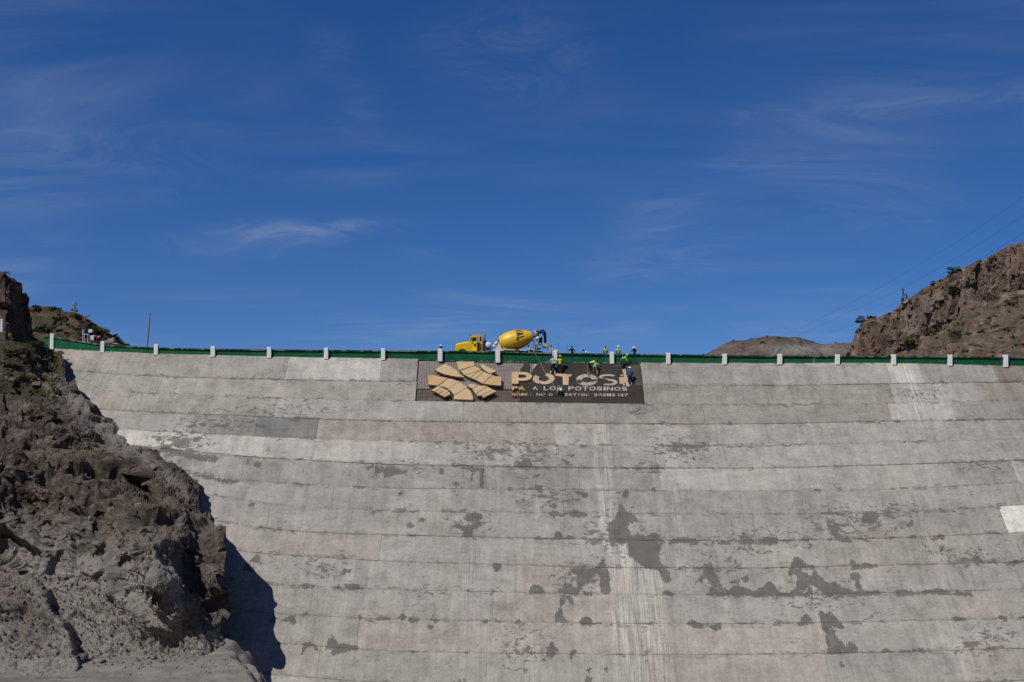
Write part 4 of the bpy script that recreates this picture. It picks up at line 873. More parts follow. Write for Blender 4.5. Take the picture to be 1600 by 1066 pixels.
# mortar bed with its ragged left edge
rm = random.Random(11)
def rag(pts, n=4, amp=.8):
    out = []
    for (x0, y0), (x1, y1) in zip(pts[:-1], pts[1:]):
        for i in range(n):
            t = i / n; out.append((x0 + (x1 - x0) * t + rm.uniform(-amp, amp), y0 + (y1 - y0) * t + rm.uniform(-amp, amp)))
    return out + [pts[-1]]
left = rag([(808, 631), (812, 624), (818, 618), (812, 611), (815, 606), (808, 597), (812, 588), (814, 576), (818, 571), (818, 565), (824, 564), (828, 570), (827, 577), (829, 584), (833, 577), (838, 571), (841, 566.5)], 3, .5)
right = rag([(1000, 568.8), (1002, 580), (1003.5, 592), (1005, 603)], 3, .25)
bed = left + [(870, 568), (920, 568.2), (960, 568.6)] + right + [(1006.5, 604), (1006.5, 618), (1006, 632)] + [(960, 632), (900, 631.5), (850, 631.2)]
slab(bed, -.235, -.012, 'mortar_bed', M_MORT)
# the smoother finished strip on the right, a thin skim coat proud of the bed
M_SKIM = plain('drying_mortar', (.088, .072, .058), .9, .15, var=.25, scale=1.2, bump=.3)
slab(rag([(985, 570), (989, 582), (991, 592), (993, 603), (1004.3, 602.5)], 2, .3) + [(1003, 592), (1001.6, 580), (999.6, 570)], -.02, .012, 'mortar_skim', M_SKIM)
# lighter mortar smears near the crest
for poly in ([(952, 569), (975, 569.5), (990, 570), (992, 576), (985, 582), (978, 574), (960, 573)],):
    slab(rag(poly, 2, .4), -.03, .004, 'mortar_skim', M_SKIM)
# emblem boards, in 640..820 x 560..640 enlarged 8.89 times
E = lambda s: [(640 + float(a) / 8.89, 560 + float(c) / 8.89) for a, c in zip(s.split()[::2], s.split()[1::2])]
EMB = [("350 185 490 100 560 130 650 190 700 245 765 290 690 285 600 275 480 245 400 215", .22),
       ("650 75 660 68 895 70 905 110 900 125 700 185 690 195", .20), ("705 200 905 128 980 175 985 192 760 258", .21), ("770 262 985 195 1030 205 905 318 830 290", .20),
       ("910 322 1035 208 1090 235 1145 252 1015 378", .21), ("1025 380 1150 255 1190 275 1275 285 1275 405 1190 402 1100 392", .22), ("975 130 1005 105 1090 145 1212 205 1120 240 1040 195", .22),
       ("255 262 330 258 440 285 540 298 395 405 340 400 258 390", .21), ("405 408 545 300 620 320 690 348 530 448 480 425", .20), ("525 455 690 352 760 395 810 420 620 535 570 480", .21),
       ("620 540 790 435 845 470 885 565 885 600 620 592 612 575", .20), ("295 470 400 410 445 425 360 492", .21), ("368 494 450 428 500 450 400 515", .20), ("410 518 505 452 545 480 460 545 430 535", .20), ("465 550 550 484 572 520 480 562", .21),
       ("800 395 850 375 900 385 950 402 870 450 835 425", .20), ("872 455 952 405 1045 405 1080 415 920 520 900 495", .21), ("925 524 1085 418 1160 458 1000 540 940 545", .20), ("1005 545 1165 462 1208 482 1020 570", .21)]
def shrink(p, d=.32):
    c = np.mean(np.array(p), 0); return [tuple(np.array(q) + (c - np.array(q)) / max(np.hypot(*(c - np.array(q))), .1) * d) for q in p]
for i, (s, h) in enumerate(EMB): slab(shrink(E(s)), h - .16, h + .07, 'formwork_board', M_PLYO if i in (7, 5) else M_PLY)
for i, (x0, y0, x1, y1) in enumerate(((475, 290, 525, 150), (350, 245, 350, 195), (830, 300, 990, 185))):
    a = fp(640 + x0 / 8.89, 560 + y0 / 8.89, .25); c = fp(640 + x1 / 8.89, 560 + y1 / 8.89, .25); B().cyl(a, c, .04, .04, 6).build('batten', M_BATTEN, sign, SO)
# plywood back frames under the boards, seen as dark edges
# ---- letters
def ring(cx, cy, rx, ry, tx, ty, a0=0, a1=360, n=40):
    ang = np.radians(np.linspace(a0, a1, n)); o = [(cx + rx * math.cos(t), cy - ry * math.sin(t)) for t in ang]; i = [(cx + (rx - tx) * math.cos(t), cy - (ry - ty) * math.sin(t)) for t in ang]
    return o, i
def strip(o, i, z0, z1, name, mat, closed=False):
    """extruded ring piece between outline o and inline i"""
    b = B(); n = len(o); lo_o = [fp(*p, z0) for p in o]; lo_i = [fp(*p, z0) for p in i]; e = NRM * (z1 - z0)
    vs = lo_o + lo_i + [p + e for p in lo_o] + [p + e for p in lo_i]; fs = []; m = n if closed else n - 1
    for k in range(m):
        j = (k + 1) % n
        fs += [(2 * n + k, 2 * n + j, 3 * n + j, 3 * n + k), (k, j, 2 * n + j, 2 * n + k), (n + j, n + k, 3 * n + k, 3 * n + j)]
    if not closed: fs += [(0, 2 * n, 3 * n, n), (n - 1, 2 * n - 1, 4 * n - 1, 3 * n - 1)]
    b.add(vs, fs); return b.build(name, mat, sign, SO)
LZ0, LZ1 = -.15, .09
# P: stem and bowl in one outline
def bowl(cx, cy, rx, ry, a0, a1, n=14): return [(cx + rx * math.cos(R(t)), cy - ry * math.sin(R(t))) for t in np.linspace(a0, a1, n)]
outer = [(800, 601), (800, 583)] + [(818, 583)] + bowl(818, 589.8, 13, 6.8, 85, -85) + [(810.3, 596.6), (810.3, 601)]
b = B()
strip([(800, 583), (800, 601)], [(810.2, 583), (810.2, 601)], LZ0, LZ1 + .06, 'letter', M_PLY)
o_, i_ = [(810.2, 583), (818, 583)] + bowl(818, 589.8, 13, 6.8, 88, -88) + [(810.2, 596.6)], [(810.2, 587)] + [(817, 587)] + bowl(817, 589.6, 5.6, 2.6, 88, -88) + [(810.2, 592.2)]
strip(o_, i_, LZ0, LZ1 + .06, 'letter', M_PLY)
o_, i_ = ring(849.5, 592.3, 17, 9, 9, 4.6, -128, 75); strip(o_, i_, LZ0, LZ1 - .03, 'letter', M_PLY2)
o_, i_ = ring(849.5, 592.3, 17, 9, 9, 4.6, 140, 246); strip(o_, i_, LZ0, LZ1 - .05, 'letter', M_PLY3)
slab([(867.5, 584), (893, 585.2), (893, 588), (889, 589), (888, 602), (879.5, 601.8), (879, 589), (867.5, 587.5)], LZ0, LZ1 - .06, 'letter', M_PLY2)
o_, i_ = ring(917, 594, 17, 9, 9.2, 4.8, 0, 360, 48); strip(o_[:-1], i_[:-1], LZ0, LZ1 - .06, 'letter', M_PLY3, True)
S_o = bowl(950, 589.6, 14.5, 4.6, 35, 200) + bowl(951, 597.6, 14, 5.2, 80, -130, 22); S_i = bowl(950, 589.8, 9.5, 2.0, 35, 200) + bowl(951, 597.6, 7.5, 2.2, 80, -130, 22)
strip(S_o, S_i, LZ0, LZ1 - .07, 'letter', wood_mat('grey_mortared_board', (.42, .38, .33), .55))
slab([(967, 590), (972, 589.5), (978, 590.3), (978, 597), (975.5, 599), (977, 602.5), (973.5, 603), (973, 600), (968.5, 600.5)], LZ0, LZ1 - .06, 'letter', wood_mat('pinkish_board', (.56, .38, .26), .3))
slab([(969, 585.5), (973, 585.3), (974, 587.6), (970, 587.6)], LZ0, .0, 'letter', M_PLY3)
# smaller lines in a bold sans
FONT_CACHE = {}
def glyph(ch):
    if ch in FONT_CACHE: return FONT_CACHE[ch]
    cu = bpy.data.curves.new('glyph', 'FONT'); cu.body = ch; cu.size = 1; cu.offset = .022; cu.extrude = .5; cu.resolution_u = 3
    ob = bpy.data.objects.new('glyph', cu); COL.objects.link(ob); dg = bpy.context.evaluated_depsgraph_get(); dg.update()
    me = bpy.data.meshes.new_from_object(ob.evaluated_get(dg)); v = np.array([x.co[:] for x in me.vertices]); f = [tuple(p.vertices) for p in me.polygons]
    bpy.data.objects.remove(ob); bpy.data.curves.remove(cu); bpy.data.meshes.remove(me); FONT_CACHE[ch] = (v, f); return v, f
def text_line(text, px0, px1, ytop, ybot, tilt, z0, z1, mats, wratio):
    """letters spread between px0 and px1; mats(i, ch) gives the material or None to leave the letter buried"""
    adv = [wratio.get(c, 1.0) for c in text]; tot = sum(adv); x = px0; sc = (px1 - px0) / tot
    for i, ch in enumerate(text):
        w = adv[i] * sc; mt = mats(i, ch)
        if ch != ' ' and mt is not None:
            v, f = glyph(ch); lo = v.min(0); hi = v.max(0); wd = max(hi[0] - lo[0], .05)
            gw = w * (.86 if ch not in 'I1' else .6); u = x + (w - gw) / 2 + (v[:, 0] - lo[0]) / wd * gw
            t = (v[:, 1] - lo[1]) / (hi[1] - lo[1]); yy = ybot - (ybot - ytop) * t + tilt * (u - px0)
            h = np.where(v[:, 2] > 0, z1, z0); P = face_hit(u, yy) + NRM * h[:, None]
            b = B(); b.add(P, f); b.build('letter', mt, sign, SO)
        x += w
M_LT1 = wood_mat('pale_mortared_letter', (.50, .47, .42), .15); M_LT2 = wood_mat('half_buried_letter', (.42, .39, .34), .75)
WR = {'I': .5, ' ': .7, '1': .6, '-': .5, 'L': .85, 'M': 1.2, 'N': 1.1, 'O': 1.12}
text_line('PARA LOS POTOSINOS', 799.5, 981, 604, 610, .006, -.1, .05, lambda i, c: M_PLYO if i < 2 else (None if i == 2 else (M_LT2 if i < 6 else M_LT1)), WR)
text_line('GOBIERNO DEL ESTADO 2021-2027', 799.5, 982, 614.8, 618.8, .006, -.1, .05, lambda i, c: M_PLYO if i < 4 else (None if i in (5,) else (M_LT2 if i < 13 or i in (16, 18, 21, 26) else M_LT1)), WR)
# ------------------------------------------------------------------ concrete mixer truck on the crest
def paint(name, col, dirt=.35):
    m = NT(name, .38, .5); n = m.noise(1.3, 5, .65); c = m.mix(m.ramp(n, .35, .75, 0, dirt), col, tuple(x * .62 + .03 for x in col))
    sp = m.noise(14, 4, .7); c = m.mix(m.ramp(sp, .62, .72, 0, .4), c, (.30, .26, .20)); m.color(c); return m.m
M_YEL = paint('yellow_truck_paint', (.78, .52, .015), .2); M_DRUM = paint('orange_yellow_drum_paint', (.80, .48, .02), .4)
M_WHT = paint('white_truck_paint', (.74, .74, .74), .3); M_BLK = plain('black_steel', (.012, .013, .017), .45, .4); M_RUB = plain('tyre_rubber', (.02, .02, .02), .85, .2)
M_GREY = plain('mortar_crusted_steel', (.34, .31, .28), .8, .2, var=.5, scale=4); M_CHR = plain('exhaust_steel', (.045, .055, .085), .35, .5)
M_GLASS = NT('dark_cab_glass', .08, .6); M_GLASS.color((.02, .025, .03)); M_GLASS = M_GLASS.m
M_INT = plain('dark_cab_interior', (.015, .012, .012), .9, .1); M_DLET = plain('dark_drum_lettering', (.035, .03, .03), .6, .3)
TY = 102.3; KP = TY / F                                        # metres per photo pixel at the truck
TZ = float(Zc(-3)) + RZ
t_org = (float(at(772, 560, TY)[0]), TY, TZ)
truck = empty('mixer_truck', t_org, 'yellow concrete mixer truck with orange-yellow drum standing on the dam crest', 'truck')
def TP(px, py, y=0.0):
    """truck-local point for a place in the photograph, y = sideways offset (negative towards the parapet)"""
    P = at(px, py, TY + y); return Vector((P[0] - t_org[0], P[1] - TY, P[2] - TZ))
def tprism(pts, y0, y1, name, mat, parent=truck):
    b = B(); lo = []
    for (x, y) in pts: v = TP(x, y, 0); lo.append(Vector((v.x, y0, v.z)))
    a2 = sum(lo[i].x * lo[(i + 1) % len(lo)].z - lo[(i + 1) % len(lo)].x * lo[i].z for i in range(len(lo)))
    if a2 < 0: lo = lo[::-1]
    b.prism(lo[::-1], (0, y1 - y0, 0)); return b.build(name, mat, parent)
GP = lambda px: TP(px, 560).x
# hood with fender arch, tapered nose
hp = [(712, 548), (711.3, 543), (712.2, 539.5), (714, 537.2), (720, 535.6), (728, 534.2), (733.5, 533.7), (733.5, 549)]
b = B()
prof = [TP(*p) for p in hp]
vs = []; ys = (-1.0, -.80, -.40, .40, .80, 1.0); dz = (-.16, -.03, 0, 0, -.03, -.16)
for y, d in zip(ys, dz):
    for p in prof: vs.append(Vector((p.x, y, p.z + (d if p.z > 1.2 else 0))))
n = len(prof); fs = []
for i in range(5):
    for k in range(n - 1): fs.append((i * n + k, i * n + k + 1, (i + 1) * n + k + 1, (i + 1) * n + k))
fs += [tuple(range(n))[::-1], tuple(5 * n + k for k in range(n))]; b.add(vs, fs); hood = b.build('hood', M_YEL, truck)
wc = TP(723.2, 560).x; WZ = .52
def arch(y0, y1, mat, name, r0, r1):
    b = B(); A = np.radians(np.linspace(8, 172, 15)); vs = []; fs = []
    for r in (r0, r1):
        for y in (y0, y1):
            vs += [Vector((wc + r * math.cos(t), y, WZ + r * math.sin(t) * .98)) for t in A]
    n = 15
    for k in range(n - 1): fs += [(k, k + 1, 2 * n + k + 1, 2 * n + k), (n + k + 1, n + k, 3 * n + k, 3 * n + k + 1), (k + 1, k, n + k, n + k + 1), (2 * n + k, 2 * n + k + 1, 3 * n + k + 1, 3 * n + k)]
    b.add(vs, fs); return b.build(name, mat, hood)
for s in (-1, 1):
    arch(s * 1.04, s * 1.16, M_YEL, 'fender', .58, .80)
    tprism([(733, 540.5), (736, 543), (742, 548.5), (735, 548.5), (730, 543)], s * 1.03 if s < 0 else .75, s * .75 if s < 0 else 1.03, 'fender_skirt', M_YEL, hood)
    b = B(); b.cyl((wc, s * 1.008, WZ), (wc, s * 1.03, WZ), .60, .60, 24); b.build('wheel_well', M_INT, hood)
    b = B(); h = TP(713.4, 540.6); b.ell((h.x, s * .72, h.z), (.09, .16, .10), 12, 8); b.build('headlight', M_WHT, hood)
g = TP(711.3, 543); B().box((g.x - .02, 0, g.z), (.05, 1.1, .55), bev=.02).build('grille', M_CHR, hood)
B().box((g.x - .12, 0, .62), (.18, 2.2, .30), bev=.05).build('bumper', M_CHR, truck)
B().box((TP(760, 560).x + 1.6, 0, .78), (8.2, .85, .24), bev=.02).build('chassis', M_BLK, truck)
# cab: frame pieces leave real openings
cz0 = 1.0
cab = empty('cab', (0, 0, 0)); cab.parent = truck
x0, x1 = GP(733.5), GP(754.2); roof = TP(745, 524.2).z; sill = TP(745, 534).z; low = .55; HW = 1.0
bx = lambda xa, xb, ya, yb, za, zb, name, mat, bev=.02, par=cab: B().box(((xa + xb) / 2, (ya + yb) / 2, (za + zb) / 2), (xb - xa, yb - ya, zb - za), bev=bev).build(name, mat, par)
xr = GP(738.6); pxm = GP(748.5)
# roof, slightly domed
b = B(); rx0, rx1 = GP(737.6), GP(754); prof = [(rx0 - .10, roof - .10), (rx0 + .05, roof - .01), (rx0 + .5, roof + .05), (rx1 - .2, roof + .04), (rx1, roof - .06), (rx1, roof - .16), (rx0 - .08, roof - .16)]
b.prism([(x, -HW + .04, z) for x, z in prof], (0, 2 * HW - .08, 0)); b.build('roof', M_YEL, cab)
B().box((rx0 - .10, 0, roof - .04), (.22, 1.9, .05), Matrix.Rotation(R(18), 3, 'Y'), bev=.015).build('sun_visor', M_BLK, cab)
bx(x1 - .05, x1, -HW + .04, HW - .04, low, sill - .1, 'rear_wall', M_YEL)
bx(x1 - .05, x1, -HW + .04, -.62, sill - .1, roof - .14, 'rear_pillar', M_YEL); bx(x1 - .05, x1, .62, HW - .04, sill - .1, roof - .14, 'rear_pillar', M_YEL)
bx(x1 - .045, x1 - .015, -.62, .62, sill - .1, roof - .14, 'rear_window', M_GLASS, .005)
bx(x0 + .02, x0 + .10, -HW + .05, HW - .05, low, sill + .02, 'firewall', M_YEL)
for s in (-1, 1):
    y0, y1 = (-HW, -HW + .07) if s < 0 else (HW - .07, HW)
    bx(x0, GP(737.5), y0, y1, low, sill + .03, 'cowl', M_YEL)
    b = B(); b.cyl((x0 + .06, s * (HW - .05), sill), (rx0 - .02, s * (HW - .06), roof - .12), .045, .045, 8); b.build('windshield_pillar', M_YEL, cab)
    bx(GP(748.6), x1, y0, y1, low, sill - .02, 'rear_quarter', M_YEL)
    bx(GP(748.6), GP(750.2), y0, y1, sill - .02, roof - .14, 'door_pillar', M_YEL); bx(x1 - .09, x1, y0, y1, sill - .02, roof - .14, 'corner_pillar', M_YEL)
    bx(GP(750.2), x1 - .09, y0 + .02, y1 - .02, sill - .02, roof - .14, 'quarter_window', M_GLASS, .005)
    bx(x0 + .1, x1, y0 + .01, y1 - .01, .42, .55, 'step', M_BLK)
# windshield
ws = B(); ws.add([(x0 + .05, -HW + .1, sill + .02), (x0 + .05, HW - .1, sill + .02), (rx0 - .04, HW - .12, roof - .15), (rx0 - .04, -HW + .12, roof - .15), (x0 + .08, -HW + .1, sill + .02), (x0 + .08, HW - .1, sill + .02), (rx0 - .01, HW - .12, roof - .15), (rx0 - .01, -HW + .12, roof - .15)], [(0, 3, 2, 1), (4, 5, 6, 7), (0, 1, 5, 4), (2, 3, 7, 6), (1, 2, 6, 5), (3, 0, 4, 7)]); ws.build('windshield', M_GLASS, cab)
bx(x0 + .15, x1 - .1, -.9, .9, .55, .62, 'floor', M_INT)
bx(GP(748), x1 - .12, .25, .8, .6, 1.15, 'seat', M_INT, .06); bx(GP(750.3), x1 - .1, .25, .8, 1.15, 1.75, 'seat_back', M_INT, .06)
bx(x0 + .12, x0 + .45, -.9, .9, sill - .45, sill - .08, 'dashboard', M_INT, .05)
b = B(); b.lathe([(0, .2), (.02, .22), (.04, .2)], (x0 + .55, .45, sill - .05), (-.6, 0, 1), 16); b.build('steering_wheel', M_INT, cab)
bx(GP(737.5), GP(748.6), HW - .06, HW, low, sill - .05, 'far_door', M_YEL); bx(GP(737.5), GP(748.6), HW - .05, HW - .01, roof - .2, roof - .14, 'far_door_frame', M_YEL)
# near door standing open, hinged at the front pillar
door = B(); hx = GP(737.4); ang = R(-38)
dw = GP(748.6) - hx; rotz = Matrix.Rotation(ang, 3, 'Z')
def dpt(u, z, t): v = rotz @ Vector((u, t, 0)); return Vector((hx + v.x, -HW - .01 + v.y, z))
def dbox(u0, u1, z0, z1, name, mat, par=None, t0=0.0, t1=.06):
    vs = [dpt(u, z, t) for u in (u0, u1) for t in (t0, t1) for z in (z0, z1)]
    b = B(); b.add(vs, [(0, 1, 3, 2), (4, 6, 7, 5), (0, 4, 5, 1), (2, 3, 7, 6), (0, 2, 6, 4), (1, 5, 7, 3)]); return b.build(name, mat, par or truck)
dr = dbox(0, dw * .98, low + .1, sill + .02, 'door', M_YEL)
dbox(0, .06, sill + .02, roof - .22, 'door_frame', M_YEL, dr); dbox(dw * .92, dw * .98, sill + .02, roof - .22, 'door_frame', M_YEL, dr); dbox(0, dw * .98, roof - .22, roof - .16, 'door_frame', M_YEL, dr)
dbox(.06, dw * .92, sill + .02, roof - .22, 'door_window', M_GLASS, dr, .02, .035); dbox(dw * .78, dw * .9, sill - .2, sill - .15, 'door_handle', M_BLK, dr, -.03, 0)
dbox(.35, .62, sill - .55, sill - .22, 'door_emblem', M_DLET, dr, -.006, 0)
# mirror
m0 = TP(736, 528, -1.25); b = B(); b.box((m0.x, -1.28, m0.z - .15), (.08, .22, .42), bev=.03); b.cyl((m0.x, -1.02, m0.z), (m0.x, -1.28, m0.z), .015, n=6); b.build('mirror', M_BLK, truck)
# exhaust stacks
b = B(); e = TP(757.6, 531, -.75); b.cyl((e.x, -.72, .9), (e.x, -.72, e.z), .125, n=14); b.build('exhaust_stack', M_CHR, truck)
b = B(); e2 = TP(757.6, 523.5, -.75); b.tube([(e.x, -.72, e.z), (e.x, -.72, e2.z - .2), (e.x + .07, -.72, e2.z)], .055, 10); b.build('exhaust_pipe', M_CHR, truck)
b = B(); b.cyl((e.x - .1, .78, .9), (e.x - .1, .78, e.z - .1), .12, n=14); b.build('exhaust_stack', M_CHR, truck)
# water tank across the frame and small white air tank
c = TP(763.8, 539.3); b = B(); b.lathe([(-.92, .02), (-.90, .20), (-.82, .30), (-.7, .31), (.7, .31), (.82, .30), (.90, .2), (.92, .02)], (c.x, 0, c.z), (0, 1, 0), 22); tk = b.build('water_tank', M_WHT, truck)
for s in (-.5, .5): B().box((c.x, s, c.z - .38), (.5, .08, .30), bev=.02).build('tank_bracket', M_GREY, tk)
c2 = TP(772.4, 541.2); b = B(); b.lathe([(-.75, .02), (-.72, .12), (-.6, .16), (.6, .16), (.72, .12), (.75, .02)], (c2.x, 0, c2.z), (0, 1, 0), 18); b.build('air_tank', M_WHT, truck)
b = B(); b.tube([TP(769, 545, -.3), TP(774, 539, -.3), TP(777, 536, -.3), TP(780, 530, -.2)], .05, 7); b.build('hose', M_BLK, truck)
b = B(); b.ell(TP(776.5, 537, 0), (.26, .30, .24), 12, 8); b.build('drum_gearbox', M_WHT, truck)
# triangular front pedestal
tprism([(779.4, 534.5), (784.6, 546.5), (773.8, 546.5)], -.72, -.60, 'front_pedestal', M_WHT); tprism([(779.4, 534.5), (784.6, 546.5), (773.8, 546.5)], .60, .72, 'front_pedestal', M_WHT)
tprism([(771, 546), (790, 546), (790, 548.4), (771, 548.4)], -.74, .74, 'pedestal_base', M_WHT)
# drum
A = TP(783.2, 536.4); Cc = TP(831.5, 525.0); ax = (Cc - A); L = ax.length; ax = ax.normalized()
drum_prof = [(-.18, .02), (-.17, .32), (-.12, .56), (0, .71), (L * .10, .845), (L * .20, .935), (L * .28, .975), (L * .34, .99), (L * .52, .99), (L * .60, .96), (L * .72, .87), (L * .86, .70), (L * .96, .52), (L, .47), (L + .02, .44), (L + .02, .30)]
b = B(); b.lathe(drum_prof, A, ax, 48); drum = b.build('drum', M_DRUM, truck)
rprof = lambda t: float(np.interp(t, [p[0] for p in drum_prof], [p[1] for p in drum_prof]))
for t, w in ((0.0, .04), (L * .36, .018), (L * .52, .018), (L * .965, .10)):
    r = rprof(t); b = B(); b.lathe([(t - w, r - .03), (t - w, r + .012), (t + w, rprof(t + w) + .012), (t + w, r - .06)], A, ax, 48); b.build('drum_band' if w < .09 else 'riding_ring', M_DRUM if w < .09 else M_GREY, drum)
# lettering wrapped round the drum: reads downwards, letter tops towards the rear
side = Vector((0, -1, 0)); upv = (Vector((0, 0, 1)) - ax * ax.z).normalized(); 
def on_drum(t, th, lift):
    r = rprof(t) + lift; return A + ax * t + (upv * math.cos(th) + side * math.sin(th)) * r
def seg_letters(ch, th0, th1, t0, t1):
    S = {'V': [((0, 1), (.5, 0)), ((.5, 0), (1, 1))], 'A': [((0, 0), (.5, 1)), ((.5, 1), (1, 0)), ((.22, .35), (.78, .35))], 'L': [((.12, 1), (.12, 0)), ((.12, .08), (.95, .08))]}[ch]
    b = B()
    for (a, c) in S:
        a = np.array(a); c = np.array(c); d = c - a; ln = np.hypot(*d); nv = np.array([-d[1], d[0]]) / ln * .17
        N = 7; q = []
        for i in range(N):
            p = a + d * i / (N - 1)
            for s in (-1, 1):
                u, v = p + nv * s; q.append(on_drum(t0 + (t1 - t0) * v, th0 + (th1 - th0) * u, .008))
        b.add(q, [(2 * i, 2 * i + 1, 2 * i + 3, 2 * i + 2) for i in range(N - 1)])
    b.build('drum_letter', M_DLET, drum)
ta, tb = L * .51, L * .74
seg_letters('V', R(17), R(41), ta, tb); seg_letters('A', R(47), R(71), ta, tb); seg_letters('L', R(78), R(101), ta, tb)
# side ladder rail below drum
tprism([(787, 545.4), (823, 547), (823, 548.4), (787, 547)], -1.06, -.98, 'side_rail', M_WHT); tprism([(787, 547.2), (823, 548.6), (823, 549.6), (787, 549.6)], -1.0, -.9, 'side_rail', M_BLK)
# rear pedestal, hopper, chutes
b = B(); b.lathe([(0, .30), (.0, .42), (.55, .30), (.55, .27), (.05, .36)], TP(833.5, 521.5), (1, 0, -.25), 14); b.build('hopper', M_GREY, truck)
b = B(); b.ell(TP(840.5, 528.5, -.1), (.27, .34, .18), 12, 8); b.build('collector_chute', M_WHT, truck)
for s in (-.55, .55):
    b = B(); b.tube([TP(833, 531, s), TP(836, 540, s), TP(835, 549, s)], .085, 8); b.tube([TP(842, 530, s), TP(839, 541, s), TP(838, 549, s)], .06, 8); b.tube([TP(836, 540, s), TP(841, 537, s)], .05, 6); b.build('rear_pedestal', M_GREY, truck)
b = B(); b.box(TP(836.5, 541, 0), (.42, .95, .34), bev=.05); b.box(TP(839, 545.5, 0), (.6, .8, .2), bev=.04); b.build('rear_platform', M_GREY, truck)
b = B(); b.tube([TP(843, 527.5, -.15), TP(843.5, 534, -.15), TP(844.5, 539, -.15)], [.30, .26, .16], 10); b.build('chute_funnel', M_BLK, truck)
hoop = [(840.5, 524), (842, 519.5), (845, 517), (848.5, 516.2), (851, 518.5), (852.3, 524), (852.6, 530), (852, 536)]
b = B(); b.tube([TP(x, y, -.25) for x, y in hoop], .10, 8); b.build('folded_chute', M_BLK, truck)
b = B(); b.tube([TP(x - 1.4, y + 3.4, .2) for x, y in hoop[2:]], .09, 8); b.build('folded_chute', M_BLK, truck)
b = B(); b.box(TP(841.5, 517.2, 0), (.5, .5, .06), bev=.01); b.tube([TP(841, 517, .2), TP(841, 525, .2)], .025, 6); b.tube([TP(846, 516.5, -.25), TP(841, 522, -.2)], .03, 6); b.build('inspection_ladder', M_BLK, truck)
# long discharge chute: half-pipe running down to the parapet
p0 = TP(845, 534.8, -.5); p1 = TP(868.5, 548.6, -2.6); d = (p1 - p0).normalized(); sd = d.cross(Vector((0, 0, 1))).normalized(); nn = sd.cross(d).normalized(); b = B(); vs = []; N = 9
for p, r in ((p0, .27), (p0 * .5 + p1 * .5, .24), (p1, .22)):
    for rr in (r, r - .03):
        vs += [p + sd * (math.cos(a) * rr) - nn * (math.sin(a) * rr) for a in np.linspace(0, math.pi, N)]
fs = []
for s in range(2):
    o = s * 2 * N
    for k in range(N - 1): fs += [(o + k, o + 2 * N + k, o + 2 * N + k + 1, o + k + 1), (o + N + k + 1, o + 3 * N + k + 1, o + 3 * N + k, o + N + k)]
    fs += [(o, o + N, o + 3 * N, o + 2 * N), (o + N - 1, o + 3 * N - 1, o + 4 * N - 1, o + 2 * N - 1)]
fs += [(k, k + 1, N + k + 1, N + k) for k in range(N - 1)] + [(4 * N + k + 1, 4 * N + k, 5 * N + k, 5 * N + k + 1) for k in range(N - 1)]
b.add(vs, fs); ch = b.build('discharge_chute', M_GREY, truck)
b = B(); b.tube([TP(840, 545, -.5), TP(852, 543, -1.2), TP(857, 541.2, -1.5)], .045, 6); b.build('chute_strut', M_BLK, ch)
b = B(); b.box(TP(869.5, 549, -2.65), (.34, .3, .30), Matrix.Rotation(R(25), 3, 'Y'), bev=.06); b.build('chute_end', M_WHT, ch)
# wheels
def wheel(x, y, w, r=.52):
    b = B(); b.lathe([(-w / 2, r * .6), (-w / 2, r * .92), (-w / 2 + .04, r), (w / 2 - .04, r), (w / 2, r * .92), (w / 2, r * .6)], (x, y, r), (0, 1, 0), 26); ty = b.build('wheel', M_RUB, truck)
    b = B(); b.lathe([(-w / 2 + .02, .05), (-w / 2 + .05, .2), (-w / 2 + .02, r * .58), (-w / 2, r * .62), (w / 2, r * .62), (w / 2 - .02, r * .58), (w / 2 - .05, .2), (w / 2 - .02, .05)], (x, y, r), (0, 1, 0), 20); b.build('rim', M_WHT, ty)
for s in (-1, 1):
    wheel(wc, s * .98, .3)
    for px in (808, 827.5): wheel(GP(px), s * .88, .52)
